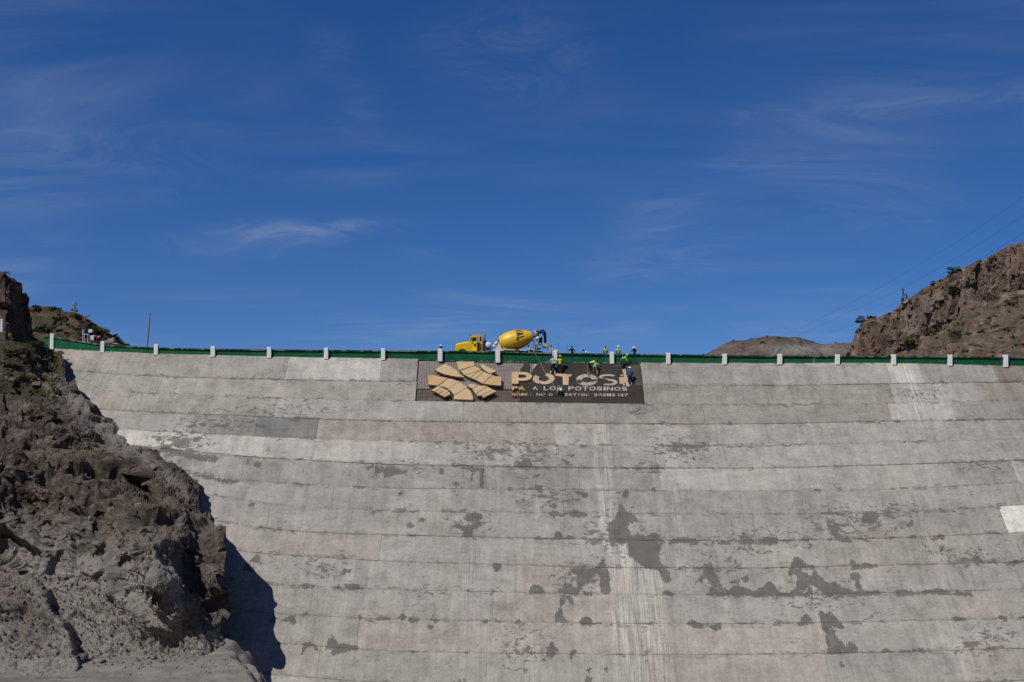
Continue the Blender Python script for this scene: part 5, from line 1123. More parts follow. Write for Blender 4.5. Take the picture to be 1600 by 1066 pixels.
# ------------------------------------------------------------------ workers
def cloth(name, col, var=.25): return plain(name, col, .9, .15, var=var, scale=9)
SKIN = plain('tanned_skin', (.30, .16, .10), .6, .3, var=.1, scale=8)
MC = {}
def mc(col, kind='cloth'):
    k = (kind,) + tuple(col)
    if k not in MC: MC[k] = cloth('%s_%d' % (kind, len(MC)), col) if kind == 'cloth' else plain('%s_%d' % (kind, len(MC)), col, .4, .5, var=.08)
    return MC[k]
BONES = {}
def make_body(lean, knee, arms, spread, toe_up, twist, headup):
    """joint positions of one figure facing +y; lean and knee in degrees; returns verts, edges, radii, parts"""
    V = []; E = []; Rr = []; T = []
    def add(p, r, part, par=None):
        V.append(Vector(p)); Rr.append(r); T.append(part)
        if par is not None: E.append((par, len(V) - 1))
        return len(V) - 1
    k = R(knee); drop = .44 * (1 - math.cos(k)) + .42 * (1 - math.cos(k * .7)); pz = .93 - drop; back = .16 * math.sin(k) + .25 * math.sin(R(lean)) * .35
    pel = add((0, -back, pz), (.135, .105), 'leg')
    L = R(lean); f = lambda d, s=0: Vector((0, -back + math.sin(L) * d, pz + math.cos(L) * d))
    bel = add(f(.16), (.125, .095), 'shirt', pel); che = add(f(.36), (.15, .105), 'shirt', bel); upp = add(f(.48), (.13, .085), 'shirt', che)
    nk = add(f(.57), (.055, .055), 'skin', upp)
    hd = R(lean * (1 - headup)); hv = Vector((0, math.sin(hd), math.cos(hd))); fwd = Vector((0, math.cos(hd), -math.sin(hd)))
    h0 = add(V[nk] + hv * .09, (.072, .085), 'skin', nk); h1 = add(V[h0] + hv * .10 + fwd * .012, (.078, .095), 'head', h0); h2 = add(V[h1] + hv * .085, (.055, .068), 'head', h1)
    add(V[h0] + hv * .05 + fwd * .098, (.014, .014), 'skin', h0)                        # nose
    for s in (-1, 1):
        sh = add(f(.46) + Vector((s * .185, 0, 0)), (.068, .068), 'shirt', upp)
        ea, eb = arms[0 if s < 0 else 1]                                               # upper and fore arm directions (x out, y fwd, z up)
        ed = Vector((ea[0] * s, ea[1], ea[2])).normalized(); fd = Vector((eb[0] * s, eb[1], eb[2])).normalized()
        el = add(V[sh] + ed * .29, (.047, .047), 'sleeve', sh); wr = add(V[el] + fd * .25, (.032, .032), 'skin', el)
        pm = add(V[wr] + fd * .08, (.036, .020), 'hand', wr); sd = fd.cross(Vector((0, 1, .3))).normalized()
        for q, ln in zip((-.028, -.010, .010, .027), (.07, .085, .08, .06)):
            b0 = add(V[pm] + fd * .035 + sd * q, (.010, .010), 'hand', pm); add(V[b0] + fd * ln * .6 + Vector((0, .02, -.02)), (.008, .008), 'hand', b0)
        th = add(V[pm] - fd * .02 + sd * -.045, (.010, .010), 'hand', pm); add(V[th] + fd * .04 - sd * .012, (.008, .008), 'hand', th)
        hp = add((s * .10, -back, pz - .06), (.098, .098), 'leg', pel)
        kn = add((s * (.11 + spread * .5), -back + .43 * math.sin(k) + .0, pz - .06 - .42 * math.cos(k)), (.062, .062), 'leg', hp)
        an = add((s * (.11 + spread), (-back + .43 * math.sin(k)) * .35 - .02, .09), (.045, .045), 'boot', kn)
        he = add((s * (.11 + spread), V[an].y - .03, .045), (.045, .045), 'boot', an)
        add((s * (.12 + spread), V[an].y + .16, .04 + toe_up), (.042, .034), 'boot', an)
    return V, E, Rr, T
def figure(name, pos, rz, label, shirt, trousers, boots=(.03, .025, .02), hat=None, hatcol=(.8, .8, .8), vest=None, sleeves=True, lean=5, knee=6, arms=None, spread=.03, toe_up=0.0, headup=.4, group=None):
    DOWN = ((.15, .05, -1), (.05, .25, -1)); arms = arms or (DOWN, DOWN)
    V, E, Rr, T = make_body(lean, knee, arms, spread, toe_up, 0, headup)
    me = bpy.data.meshes.new('tmp'); me.from_pydata(V, E, []); ob = bpy.data.objects.new('tmp', me); COL.objects.link(ob)
    md = ob.modifiers.new('s', 'SKIN'); md.use_smooth_shade = True; md.branch_smoothing = .4
    for i, r in enumerate(Rr): sv = me.skin_vertices[0].data[i]; sv.radius = r; sv.use_root = (i == 0)
    ob.modifiers.new('u', 'SUBSURF').levels = 1
    dg = bpy.context.evaluated_depsgraph_get(); dg.update(); m2 = bpy.data.meshes.new_from_object(ob.evaluated_get(dg))
    co = np.array([v.co[:] for v in m2.vertices]); no = np.array([v.normal[:] for v in m2.vertices]); fc = [tuple(p.vertices) for p in m2.polygons]
    bpy.data.objects.remove(ob); bpy.data.meshes.remove(me); bpy.data.meshes.remove(m2)
    A = np.array([V[a][:] for a, b in E]); Bq = np.array([V[b][:] for a, b in E]); tb = [T[b] for a, b in E]; ta = [T[a] for a, b in E]
    d = Bq - A; t = np.clip((((co[:, None] - A[None]) * d[None]).sum(-1)) / np.maximum((d * d).sum(-1), 1e-9)[None], 0, 1)
    rr = np.array([(max(Rr[a]) + max(Rr[b])) / 2 for a, b in E])
    dist = np.linalg.norm(co[:, None] - (A[None] + t[..., None] * d[None]), axis=-1) / rr[None]; bi = dist.argmin(1)
    part = [ta[b] if t[i, b] < .45 else tb[b] for i, b in enumerate(bi)]
    root = empty(name, pos, label, 'person', group, rz)
    bb = B(); bb.add(co, fc, True); body = bb.build('body', SKIN, root)
    def shell(nm, parts, off, mat):
        ids = [i for i, f in enumerate(fc) if sum(part[v] in parts for v in f) >= len(f) / 2]
        if not ids: return
        used = sorted({v for i in ids for v in fc[i]}); mp = {v: j for j, v in enumerate(used)}
        b = B(); b.add([co[v] + no[v] * off for v in used], [tuple(mp[v] for v in fc[i]) for i in ids], True); b.build(nm, mat, root)
    shell('shirt', ('shirt', 'sleeve') if sleeves else ('shirt',), .014, mc(shirt)); shell('trousers', ('leg',), .014, mc(trousers)); shell('boots', ('boot',), .016, mc(boots))
    if vest is not None: shell('vest', ('shirt',), .030, mc(vest))
    hdv = [i for i, x in enumerate(T) if x == 'head']; h1, h2 = V[hdv[0]], V[hdv[1]]; upd = (h2 - h1).normalized(); q = upd.to_track_quat('Z', 'Y').to_matrix()
    if hat == 'helmet':
        b = B(); prof = [(-.01, .165), (.0, .168), (.015, .135), (.06, .125), (.10, .095), (.125, .05), (.13, .005)]; b.lathe(prof, h1 + upd * .02, upd, 16); b.build('helmet', mc(hatcol, 'shell'), root)
    elif hat == 'straw':
        b = B(); b.lathe([(-.015, .27), (.0, .275), (.01, .20), (.03, .125), (.09, .11), (.13, .08), (.14, .005)], h1 + upd * .02, upd, 16); b.build('straw_hat', mc(hatcol), root)
    elif hat == 'cap':
        b = B(); b.lathe([(-.02, .115), (.03, .118), (.08, .10), (.11, .05), (.115, .004)], h1 + upd * .02, upd, 14); fw = Vector((0, 1, -.1)); b.box(h1 + upd * .02 + fw * .15, (.14, .12, .015), q, bev=.005); b.build('cap', mc(hatcol), root)
    else:
        b = B(); b.ell(h1 + upd * .035 + Vector((0, -.012, 0)), (.105, .115, .10), 12, 8); b.build('hair', mc((.012, .010, .009)), root)
    return root
FWD = ((.25, .7, -.7), (.0, .9, -.4)); REACH = ((.2, .5, -1), (0, .5, -1)); UPB = ((.35, .5, -.7), (-.2, .7, .7)); ELB = ((.7, .2, -.75), (-.3, .8, -.3))
G1 = 'workers on the dam face'; G2 = 'workers behind the parapet'
def foot(px, py, out=-.01): return tuple(fp(px, py, out))
NAVY = (.02, .028, .06); BLKC = (.014, .014, .016); HIV = (.42, .70, .08); LIME = (.28, .78, .06); DKJ = (.02, .024, .028)
figure('person', foot(864, 584.5), 0.0, 'worker in pale blue shirt, dark trousers and white boots, back turned, above the T', (.40, .58, .68), (.02, .022, .028), (.6, .6, .58), hat='cap', hatcol=(.10, .17, .28), lean=4, knee=8, arms=(UPB, ELB), spread=.10, toe_up=.12, group=G1)
figure('person', foot(875, 584.5), R(-10), 'worker in bright yellow vest and straw hat, beside the one in pale blue', (.12, .12, .10), (.02, .03, .07), hat='straw', hatcol=(.50, .36, .24), vest=(.62, .62, .02), lean=6, knee=8, arms=(FWD, FWD), spread=.06, toe_up=.12, group=G1)
figure('person', foot(923, 581.5), R(-75), 'worker in pale yellow vest bending low over the mortar, upper of the bent pair', (.50, .50, .24), (.018, .02, .035), hat='cap', hatcol=(.08, .07, .05), vest=(.68, .70, .22), lean=72, knee=28, arms=(REACH, REACH), spread=.10, toe_up=.05, headup=.2, group=G1)
figure('person', foot(930, 585.5), R(-30), 'worker in green vest and pale trousers bending, lower of the bent pair', (.55, .62, .45), (.30, .32, .26), (.4, .4, .38), hat='cap', hatcol=(.5, .55, .4), vest=(.22, .52, .16), lean=68, knee=25, arms=(REACH, REACH), spread=.14, toe_up=.08, headup=.2, group=G1)
figure('person', foot(972, 576.5), R(-80), 'worker in lime green shirt and white hard hat stooping at the top of the plank', LIME, (.04, .07, .13), hat='helmet', hatcol=(.80, .84, .74), lean=58, knee=22, arms=(REACH, REACH), spread=.08, toe_up=.05, headup=.3, group=G1)
figure('person', foot(984.5, 602.5), R(5), 'worker in blue shirt and white hard hat standing beside the lower plank end', (.04, .12, .40), BLKC, (.5, .5, .5), hat='helmet', hatcol=(.82, .80, .70), lean=12, knee=10, arms=(FWD, ELB), spread=.06, toe_up=.12, group=G1)
figure('person', foot(876.5, 618), R(20), 'worker in pale mint shirt crouching over the small lettering', (.50, .78, .62), (.02, .022, .026), hat='helmet', hatcol=(.62, .80, .68), lean=62, knee=78, arms=(REACH, FWD), spread=.16, toe_up=.08, headup=.2, group=G1)
def behind(px, pyhead, y=1.1, tall=1.72):
    """standing point on the crest road so that the top of the head shows at pyhead"""
    Yv = float(Yc(at(px, 550, 99)[0])) + y; P = at(px, pyhead, Yv); zr = float(Zc(P[0])) + RZ; return (P[0], Yv, zr), P[2] - zr
def crest(px, pyh, rz, label, **k):
    y = k.pop('y', 1.0); (x, yy, z), hgt = behind(px, pyh, y); lean = k.get('lean', 0)
    r = figure('person', (x, yy, z), rz, label, group=G2, **k); s = hgt / (k.get('top', 1.74)) if 'top' in k else 1.0
    # settle the head height by bending the knees a little: scale stays human
    r.scale = (1, 1, 1); ob = [c for c in r.children if c.name.startswith('body')][0]; zt = max(v.co.z for v in ob.data.vertices) + .05
    r.scale = tuple([min(1.08, max(.86, hgt / zt))] * 3); return r
crest(861.5, 542.5, R(150), 'worker in dark blue hard hat by the end of the discharge chute', shirt=(.45, .50, .52), trousers=NAVY, hat='helmet', hatcol=(.02, .03, .07), lean=10)
crest(894, 543.5, R(170), 'worker in black clothes leaning on the parapet, bareheaded with a dark cap', shirt=BLKC, trousers=BLKC, hat='cap', hatcol=(.02, .02, .03), lean=28, arms=(((.6, .5, -.5), (-.2, .8, -.4)), ((.6, .5, -.5), (-.2, .8, -.4))))
crest(919, 546.8, R(100), 'worker bent low behind the parapet showing a dark cap and white back', shirt=(.70, .70, .70), trousers=NAVY, hat='cap', hatcol=(.025, .03, .06), lean=66, knee=18, arms=(REACH, REACH))
crest(946, 540.5, R(175), 'worker with a red cap and yellow-green vest over a dark jacket', shirt=DKJ, trousers=NAVY, vest=(.40, .55, .12), hat='cap', hatcol=(.45, .02, .03), lean=6)
crest(966, 540.2, R(180), 'worker with a white hard hat and green vest over dark sleeves facing out', shirt=DKJ, trousers=NAVY, vest=(.42, .62, .18), hat='helmet', hatcol=(.85, .86, .86), lean=5)
crest(991.5, 543.2, R(160), 'worker in straw hat and black shirt leaning over the parapet', shirt=BLKC, trousers=BLKC, hat='straw', hatcol=(.62, .47, .30), lean=26, arms=(FWD, FWD))
crest(827, 541.5, R(120), 'worker in dark clothes and pale vest standing behind the mixer truck chute', shirt=DKJ, trousers=NAVY, vest=(.45, .55, .42), hat='helmet', hatcol=(.015, .02, .03), lean=14, y=1.4)

# ------------------------------------------------------------------ small site things
M_PLANK = wood_mat('grey_plank', (.50, .42, .33))
a = fp(974.5, 577.5, .05); c = fp(981.5, 605, .05); d = Vector(c - a); b = B(); sdv = Vector((1, 0, 0)); pn = Vector(NRM)
b.prism([Vector(a) - sdv * .16, Vector(a) + sdv * .16, Vector(c) + sdv * .16, Vector(c) - sdv * .16][::-1], pn * .06)
tag(b.build('plank', M_PLANK, None, tuple(a)), 'pale wooden plank lying down the slope between two workers', 'plank')
M_ROPE = plain('yellowish_rope', (.42, .37, .24), .9, .1)
P0 = np.array(at(833.5, 548.8, float(Yc(2.0)) - .12)); mid = fp(843, 567.5, .25); P1 = fp(851, 583, .12)
b = B(); b.tube([P0, mid, P1, fp(866, 604.5, .10), fp(874, 612, .5)], .016, 5); tag(b.build('safety_rope', M_ROPE, None, tuple(P0)), 'thin rope hanging from the parapet across the letters to a crouching worker', 'rope')
P0 = np.array(at(973, 553.5, float(Yc(11.0)) - .12)); b = B(); b.tube([P0, at(972.8, 561, float(Yc(11.0)) - .35), fp(972.5, 567.5, .9)], .014, 5); tag(b.build('safety_rope', M_ROPE, None, tuple(P0)), 'short rope from the parapet down to the stooping lime green worker', 'rope')
b = B(); P0 = fp(919, 584, .05); b.cyl(P0, fp(917, 571, .45), .022, n=6); b.box(tuple(P0), (.2, .04, .22), bev=.015); tag(b.build('shovel', wood_mat('shovel_wood', (.42, .30, .16)), None, tuple(P0)), 'long-handled shovel propped beside the bending workers', 'shovel')
for px, py, lab in ((872.3, 536, 'thin upright steel rod by the white post at the chute end'), (885.6, 535, 'thin upright steel rod left of the black-clad worker')):
    (x, yy, z), hgt = behind(px, py, 1.6); b = B(); b.cyl((x, yy, z), (x + .03, yy, z + hgt), .018, n=6); tag(b.build('steel_rod', M_REBAR, None, (x, yy, z)), lab, 'rod', 'steel rods on the crest')
# blue jug with white lid on a post
xj = pposX[ppx.index(688)] + .06; zj = at(688, 545, float(Yc(xj)) - .2)[2]; yj = float(Yc(xj)) - .06
j = empty('water_jug', (xj, yj, zj), 'small blue jug with white lid standing on a white parapet post', 'jug')
b = B(); b.lathe([(0, .02), (0, .14), (.02, .155), (.27, .155), (.29, .14)], (0, 0, 0), (0, 0, 1), 16); b.build('jug_body', plain('blue_plastic', (.02, .06, .30), .35, .5), j)
b = B(); b.lathe([(.29, .145), (.36, .14), (.385, .10), (.39, .005)], (0, 0, 0), (0, 0, 1), 16); b.build('lid', M_WHT, j)
# wooden pole behind the left crest
pb = at(229.5, 546, 108); pt = at(234.3, 489, 108); b = B(); b.cyl(Vector(pb) - Vector((.3, 0, 3.5)), pt, .115, .085, 8)
po = empty('wooden_pole', (pb[0] - .3, pb[1], pb[2] - 3.5), 'tall weathered wooden pole leaning slightly, standing behind the left crest', 'pole')
M_POLE = wood_mat('weathered_pole_wood', (.30, .26, .225)); b.build('shaft', M_POLE, po, tuple(po.location)); b = B(); b.box(Vector(pt) + Vector((0, 0, -.25)), (.3, .08, .08)); b.build('crosspiece', M_POLE, po, tuple(po.location))
# machinery behind the left parapet
def tiny(name, parts, px, py, Y, label, cat):
    o = at(px, py, Y); e = empty(name, o, label, cat)
    for nm, bb, mt in parts(o): bb.build(nm, mt, e)
M_RED = paint('faded_red_paint', (.10, .014, .012), .4)
def chairs(o):
    w = B().box((.0, 0, .32), (.62, .5, .06), bev=.02); bk = B().box((-.30, 0, .62), (.06, .5, .5), bev=.02); bk2 = B().box((.42, .1, .70), (.42, .06, .34), bev=.02)
    lg = [('leg', B().cyl((sx, sy, -.9), (sx, sy, .3), .03, n=6), M_WHT) for sx in (-.27, .27) for sy in (-.2, .2)]
    return [('seat', w, M_WHT), ('backrest', bk, M_WHT), ('panel', bk2, M_WHT)] + lg
tiny('white_chair', chairs, 134.5, 527.5, 107, 'white chair-like frame standing behind the left parapet', 'chair')
def mixer(o):
    dr = B(); dr.lathe([(-.32, .06), (-.3, .24), (-.06, .32), (.18, .26), (.36, .14), (.36, .10)], (0, 0, .12), (.8, 0, .5), 16); fr = B(); fr.box((0, 0, -.25), (1.5, .7, .12), bev=.02); fr.box((-.4, 0, .05), (.12, .7, .6), bev=.02); en = B().box((-.62, 0, .15), (.45, .5, .5), bev=.05)
    ws = []
    for s in (-1, 1): w = B(); w.lathe([(-.06, .1), (-.06, .28), (.06, .28), (.06, .1)], (-.2, s * .45, -.5), (0, 1, 0), 14); ws.append(('wheel', w, M_RUB))
    return [('drum', dr, M_RED), ('frame', fr, M_RED), ('engine_box', en, M_WHT)] + ws
tiny('portable_mixer', mixer, 155, 530.5, 107, 'small red portable concrete mixer partly hidden by the left parapet', 'mixer')
def trough(o):
    t = B(); t.prism([(-.55, -.3, .0), (.55, -.3, .45), (.6, -.3, -.1), (-.5, -.3, -.25)][::-1], (0, .6, 0)); r = B().box((.15, 0, -.2), (1.5, .5, .07), Matrix.Rotation(R(4), 3, 'Y'), bev=.02); p = B().cyl((.5, 0, -.9), (.5, 0, .4), .03, n=6)
    return [('tray', t, M_GREY), ('rail', r, M_WHT), ('prop', p, M_WHT)]
tiny('loading_tray', trough, 171, 533.5, 107, 'grey-white tilted loading tray right of the red mixer', 'tray')
B_ = B().box((0, 0, 0), (.22, .2, 1.3), bev=.03); P0 = at(3, 509, 99.5); o = B_.build('marker_post', M_POST, None, None); o.location = tuple(P0); tag(o, 'single white marker post at the left edge above the rocks', 'post')
# ------------------------------------------------------------------ vegetation, rubble, power line
def leaf_mat(name, col, var=.5):
    m = NT(name, .75, .2); oi = m.n.new('ShaderNodeObjectInfo'); n = m.noise(1.2, 4, .6); ge = m.n.new('ShaderNodeNewGeometry')
    c = m.mix(m.ramp(n, .3, .7), tuple(x * (1 - var) for x in col), tuple(x * (1 + var) for x in col)); c = m.mix(m.math('MULTIPLY', ge.outputs['Random Per Island'], .6), c, tuple(x * 1.5 for x in col))
    c = m.mix(m.math('MULTIPLY', oi.outputs['Random'], .35), c, (col[0] * 1.5, col[1] * 1.1, col[2] * .9)); m.color(c); m.b.inputs['Subsurface Weight'].default_value = 0; return m.m
M_LEAF = {'green': leaf_mat('dark_green_leaves', (.030, .048, .014)), 'olive': leaf_mat('olive_scrub_leaves', (.065, .062, .026)), 'grey': leaf_mat('dry_grey_twigs', (.115, .090, .066)), 'pale': leaf_mat('pale_agave_green', (.14, .155, .085)), 'dark': leaf_mat('near_black_green_leaves', (.016, .025, .012))}
M_TWIG = plain('dry_twig_bark', (.075, .058, .045), .9, .1)
def shrub_mesh(seed, rx, rz, n, leaf, mat, lobes=5, stems=7):
    r = random.Random(seed); b = B()
    for i in range(stems):
        a = r.uniform(0, 6.28); e = Vector((math.cos(a) * rx * r.uniform(.3, .8), math.sin(a) * rx * r.uniform(.3, .8), rz * r.uniform(.8, 1.7))); m = e * .5 + Vector((r.uniform(-.1, .1) * rx, r.uniform(-.1, .1) * rx, .1 * rz))
        b.tube([(0, 0, -.15 * rz), m, e], [.05 * rx, .03 * rx, .012 * rx], 4)
    b.cur = 1
    L = [(Vector((r.uniform(-.85, .85) * rx, r.uniform(-.85, .85) * rx, rz * r.uniform(.1, 1.15))), r.uniform(.22, .55)) for _ in range(lobes)]
    for i in range(n):
        c, s = r.choice(L); d = Vector((r.gauss(0, 1), r.gauss(0, 1), r.gauss(0, 1))).normalized() * (r.random() ** .45) * s; p = c + Vector((d.x * rx, d.y * rx, d.z * rz))
        if p.z < -.1 * rz: p.z = abs(p.z) * .3
        u = Vector((r.gauss(0, 1), r.gauss(0, 1), r.gauss(0, 1))).normalized(); w = u.orthogonal().normalized(); s = leaf * r.uniform(.6, 1.5)
        b.add([p - u * s, p + w * s * .45, p + u * s, p - w * s * .45], [(0, 1, 2, 3)])
    me = b.build('shrub', [M_TWIG, mat]); d = me.data; bpy.data.objects.remove(me); return d
PROTO = {}
for kind in ('green', 'olive', 'grey', 'dark', 'pale'):
    PROTO[kind] = [shrub_mesh(hash(kind) % 97 * 0 + {'green': 1, 'olive': 2, 'grey': 3, 'dark': 4, 'pale': 5}[kind] * 10 + i, 1.0, .55, {'grey': 420, 'pale': 260}.get(kind, 560), .12 if kind != 'grey' else .10, M_LEAF[kind], 8 + 2 * i) for i in range(4)]
rv = random.Random(21)
def shrub(G, px, py, wpx, kind, label, group=None, name='shrub', flat=1.0, sink=.22):
    P = surf(G, px, py); s = wpx * P[1] / F / 2.0
    if group:      # say what it looks like and whereabouts it grows
        side = {'scrub slope bushes': (1465, 1535), 'left slope bushes': (95, 145), 'rock top scrub': (30, 70), 'distant hill scrub': (1190, 1260), 'cliff face bushes': (1440, 1520), 'rim bushes': (1430, 1510)}[group]
        col_ = {'green': 'green', 'olive': 'olive', 'grey': 'dry grey-brown', 'dark': 'dark green', 'pale': 'pale spiky'}[kind]; lim = {'scrub slope bushes': (6, 10), 'left slope bushes': (9, 12), 'rock top scrub': (9, 12), 'distant hill scrub': (2.8, 3.7), 'cliff face bushes': (4.5, 6.5), 'rim bushes': (5.5, 7.5)}[group]
        size = 'tiny' if wpx < lim[0] else ('small' if wpx < lim[1] else 'larger'); where = 'left side' if px < side[0] else ('middle' if px < side[1] else 'right side')
        hgt = '' if group not in ('scrub slope bushes', 'left slope bushes') else (', high up' if py < {'scrub slope bushes': 505, 'left slope bushes': 510}[group] else (', halfway up' if py < {'scrub slope bushes': 535, 'left slope bushes': 525}[group] else ', low down'))
        label = '%s %s bush, %s of %s%s' % (size, col_, where, {'scrub slope bushes': 'slope below right cliff', 'left slope bushes': 'brown slope behind left parapet', 'rock top scrub': 'foreground rock top', 'distant hill scrub': 'distant hill', 'cliff face bushes': 'right cliff face', 'rim bushes': 'right cliff rim'}[group], hgt)
    o = bpy.data.objects.new(name, rv.choice(PROTO[kind])); COL.objects.link(o); o.location = (P[0], P[1], P[2] - sink * s); o.rotation_euler = (0, 0, rv.uniform(0, 6.28)); o.scale = (s * rv.uniform(.9, 1.1), s, s * flat * rv.uniform(.85, 1.15))
    tag(o, label, 'bush', group); return o
# named bushes that stand out
C = CLIFFG
for px, py, w, k, lab in ((1352, 501, 26, 'green', 'dark green bush on the lower left rim of the cliff'), (1490, 424, 20, 'green', 'tall dark bush on the cliff rim, largest one against the sky'), (1463, 443, 16, 'green', 'dark bush on the rim left of the largest rim bush'), (1471, 439, 10, 'green', 'small dark bush between the two larger rim bushes'),
                          (1549, 463, 34, 'grey', 'bare grey-brown bush at the foot of the upper right cliff'), (1500, 522, 40, 'grey', 'wide bare grey bush in the middle of the scrub slope'), (1455, 520, 30, 'olive', 'olive bush hugging the cliff foot, upper of the line'), (1432, 536, 34, 'olive', 'olive bush hugging the cliff foot, middle of the line'), (1412, 548, 24, 'green', 'green bush at the low end of the cliff foot'),
                          (1340, 544, 16, 'dark', 'dark bush at the shaded left end of the cliff'), (1412, 482, 10, 'green', 'small bush just below the pylon'), (1470, 505, 22, 'olive', 'olive bush in the notch below the orange cliff column'), (1585, 475, 22, 'olive', 'green bush on the slope below the far right cliff')):
    shrub(C, px, py, w, k, lab, None)
for i in range(12):
    px = rv.uniform(1350, 1598); py = float(np.interp(px, [a for a, _ in ctop], [b for _, b in ctop])) + rv.uniform(0, 4); shrub(C, px, py, rv.uniform(4, 9), rv.choice(['green', 'olive', 'dark']), 'small scrub bush along the rim of the right cliff', 'rim bushes')
n = 0
while n < 130:
    px = rv.uniform(1400, 1605); py = rv.uniform(455, 558); lo = float(np.interp(px, *cbot))
    if py < lo + 5: continue
    shrub(C, px, py, rv.uniform(4, 15) * rv.uniform(.6, 1), rv.choice(['olive', 'olive', 'grey', 'grey', 'grey', 'green', 'pale', 'olive']), 'low scrub bush on the slope below the right cliff', 'scrub slope bushes', flat=.8); n += 1
n = 0
while n < 20:
    px = rv.uniform(1360, 1600); lo = float(np.interp(px, *cbot)); tp = float(np.interp(px, [a for a, _ in ctop], [b for _, b in ctop])); py = rv.uniform(tp + 6, lo)
    if lo - tp < 15: break
    shrub(C, px, py, rv.uniform(3, 8), rv.choice(['olive', 'green', 'grey']), 'small bush growing from a crack in the right cliff face', 'cliff face bushes'); n += 1
for px, py, w, lab in ((1214, 530, 11, 'round dark bush on top of the distant hill'), (1191, 537, 7, 'dark bush below the crest of the distant hill, left of the round one'), (1260, 548, 6, 'lone dark bush on the pale flank of the distant hill'), (1098, 554, 9, 'dark bush at the left foot of the distant hill'), (1173, 528, 5, 'tiny bush on the left skyline of the distant hill'), (1200, 526, 5, 'tiny bush at the peak of the distant hill'), (1270, 534, 6, 'small bush on the right shoulder of the distant hill'), (1145, 532, 5, 'tiny bush on the left shoulder of the distant hill')):
    shrub(FARG, px, py, w, 'dark', lab)
for i in range(12): shrub(FARG, rv.uniform(1125, 1330), rv.uniform(531, 554), rv.uniform(2, 4.5), rv.choice(['olive', 'grey', 'dark']), 'speck of scrub on the distant hill', 'distant hill scrub')
# left slopes
for px, py, w, k, lab in ((75, 520, 46, 'green', 'big leafy green bush beside the dark crag'), (42, 522, 40, 'dark', 'dark bush at the foot of the crag'), (14, 520, 30, 'dark', 'dark bush left of the crag foot'), (140, 517, 34, 'green', 'green bush above the white chair'), (122, 524, 24, 'olive', 'olive bush just above the parapet top at left'), (165, 520, 22, 'grey', 'bare twiggy bush on the right flank of the scrub slope'), (182, 530, 16, 'olive', 'small bush near the foot of the scrub slope'), (60, 486, 24, 'green', 'green bush on the skyline right of the crag'), (80, 484, 18, 'grey', 'bare bush on the skyline of the scrub slope'), (8, 424, 14, 'grey', 'dry tuft on the tip of the crag')):
    shrub(CRAGG if (px < 20 and py < 450) else SCRUBG, px if px > 22 or py < 450 else 24, py, w, k, lab)
for i in range(60):
    px = rv.uniform(48, 205); tp = float(np.interp(px, [a for a, _ in htop], [b for _, b in htop])); py = rv.uniform(tp, min(tp + 45, 545))
    shrub(SCRUBG, px, py, rv.uniform(6, 15), rv.choice(['olive', 'grey', 'green', 'green', 'dark', 'olive']), 'scrub bush on the brown slope behind the left abutment', 'left slope bushes')
for px, py, w, k, lab in ((58, 538, 26, 'dark', 'dark bush against the green parapet end'), (100, 552, 18, 'grey', 'dry bush at the corner of dam and rock'), (28, 548, 40, 'olive', 'olive scrub clump on top of the foreground rock'), (60, 560, 36, 'grey', 'dry brown scrub clump on the rock shoulder'), (85, 585, 26, 'olive', 'scrub clump on the rock edge near the dam'), (10, 570, 34, 'grey', 'dry scrub at the left frame edge on the rock'), (40, 590, 30, 'olive', 'olive scrub in the hollow of the rock'), (112, 612, 16, 'olive', 'small bush clinging to the rock rim by the dam'), (20, 705, 24, 'grey', 'dry grass clump on the rock ledge'), (82, 790, 9, 'green', 'tiny green plant in the middle of the rock face')):
    shrub(ROCKG, px, py, w, k, lab, flat=.75)
for i in range(24): shrub(ROCKG, rv.uniform(-10, 112), rv.uniform(530, 615), rv.uniform(6, 15), rv.choice(['olive', 'grey', 'grey', 'grey', 'olive']), 'low dry scrub on top of the foreground rock', 'rock top scrub', flat=.6)
# prickly pears
def pear(G, px, py, hpx, label):
    P = surf(G, px, py); h = hpx * P[1] / F; r = random.Random(int(px)); e = empty('prickly_pear', P, label, 'cactus'); pts = [(Vector((0, 0, h * .18)), 0)]
    for i in range(11):
        c, lv = r.choice(pts)
        q = c + Vector((r.uniform(-1, 1) * .28 * h, r.uniform(-.3, .3) * h * .4, h * r.uniform(.12, .28))); pts.append((q, lv + 1))
    for c, lv in pts:
        b = B(); b.ell(c, (h * .13, h * .035, h * .16), 8, 6, Matrix.Rotation(r.uniform(-.7, .7), 3, 'Y') @ Matrix.Rotation(r.uniform(-.8, .8), 3, 'Z')); b.build('pad', M_LEAF['pale'], e)
pear(SCRUBG, 116, 490, 14, 'pale green prickly pear on the skyline of the left slope'); pear(SCRUBG, 133, 503, 10, 'small prickly pear right of the skyline one'); pear(ROCKG, 20, 530, 12, 'grey-green prickly pear at the top of the foreground rock')
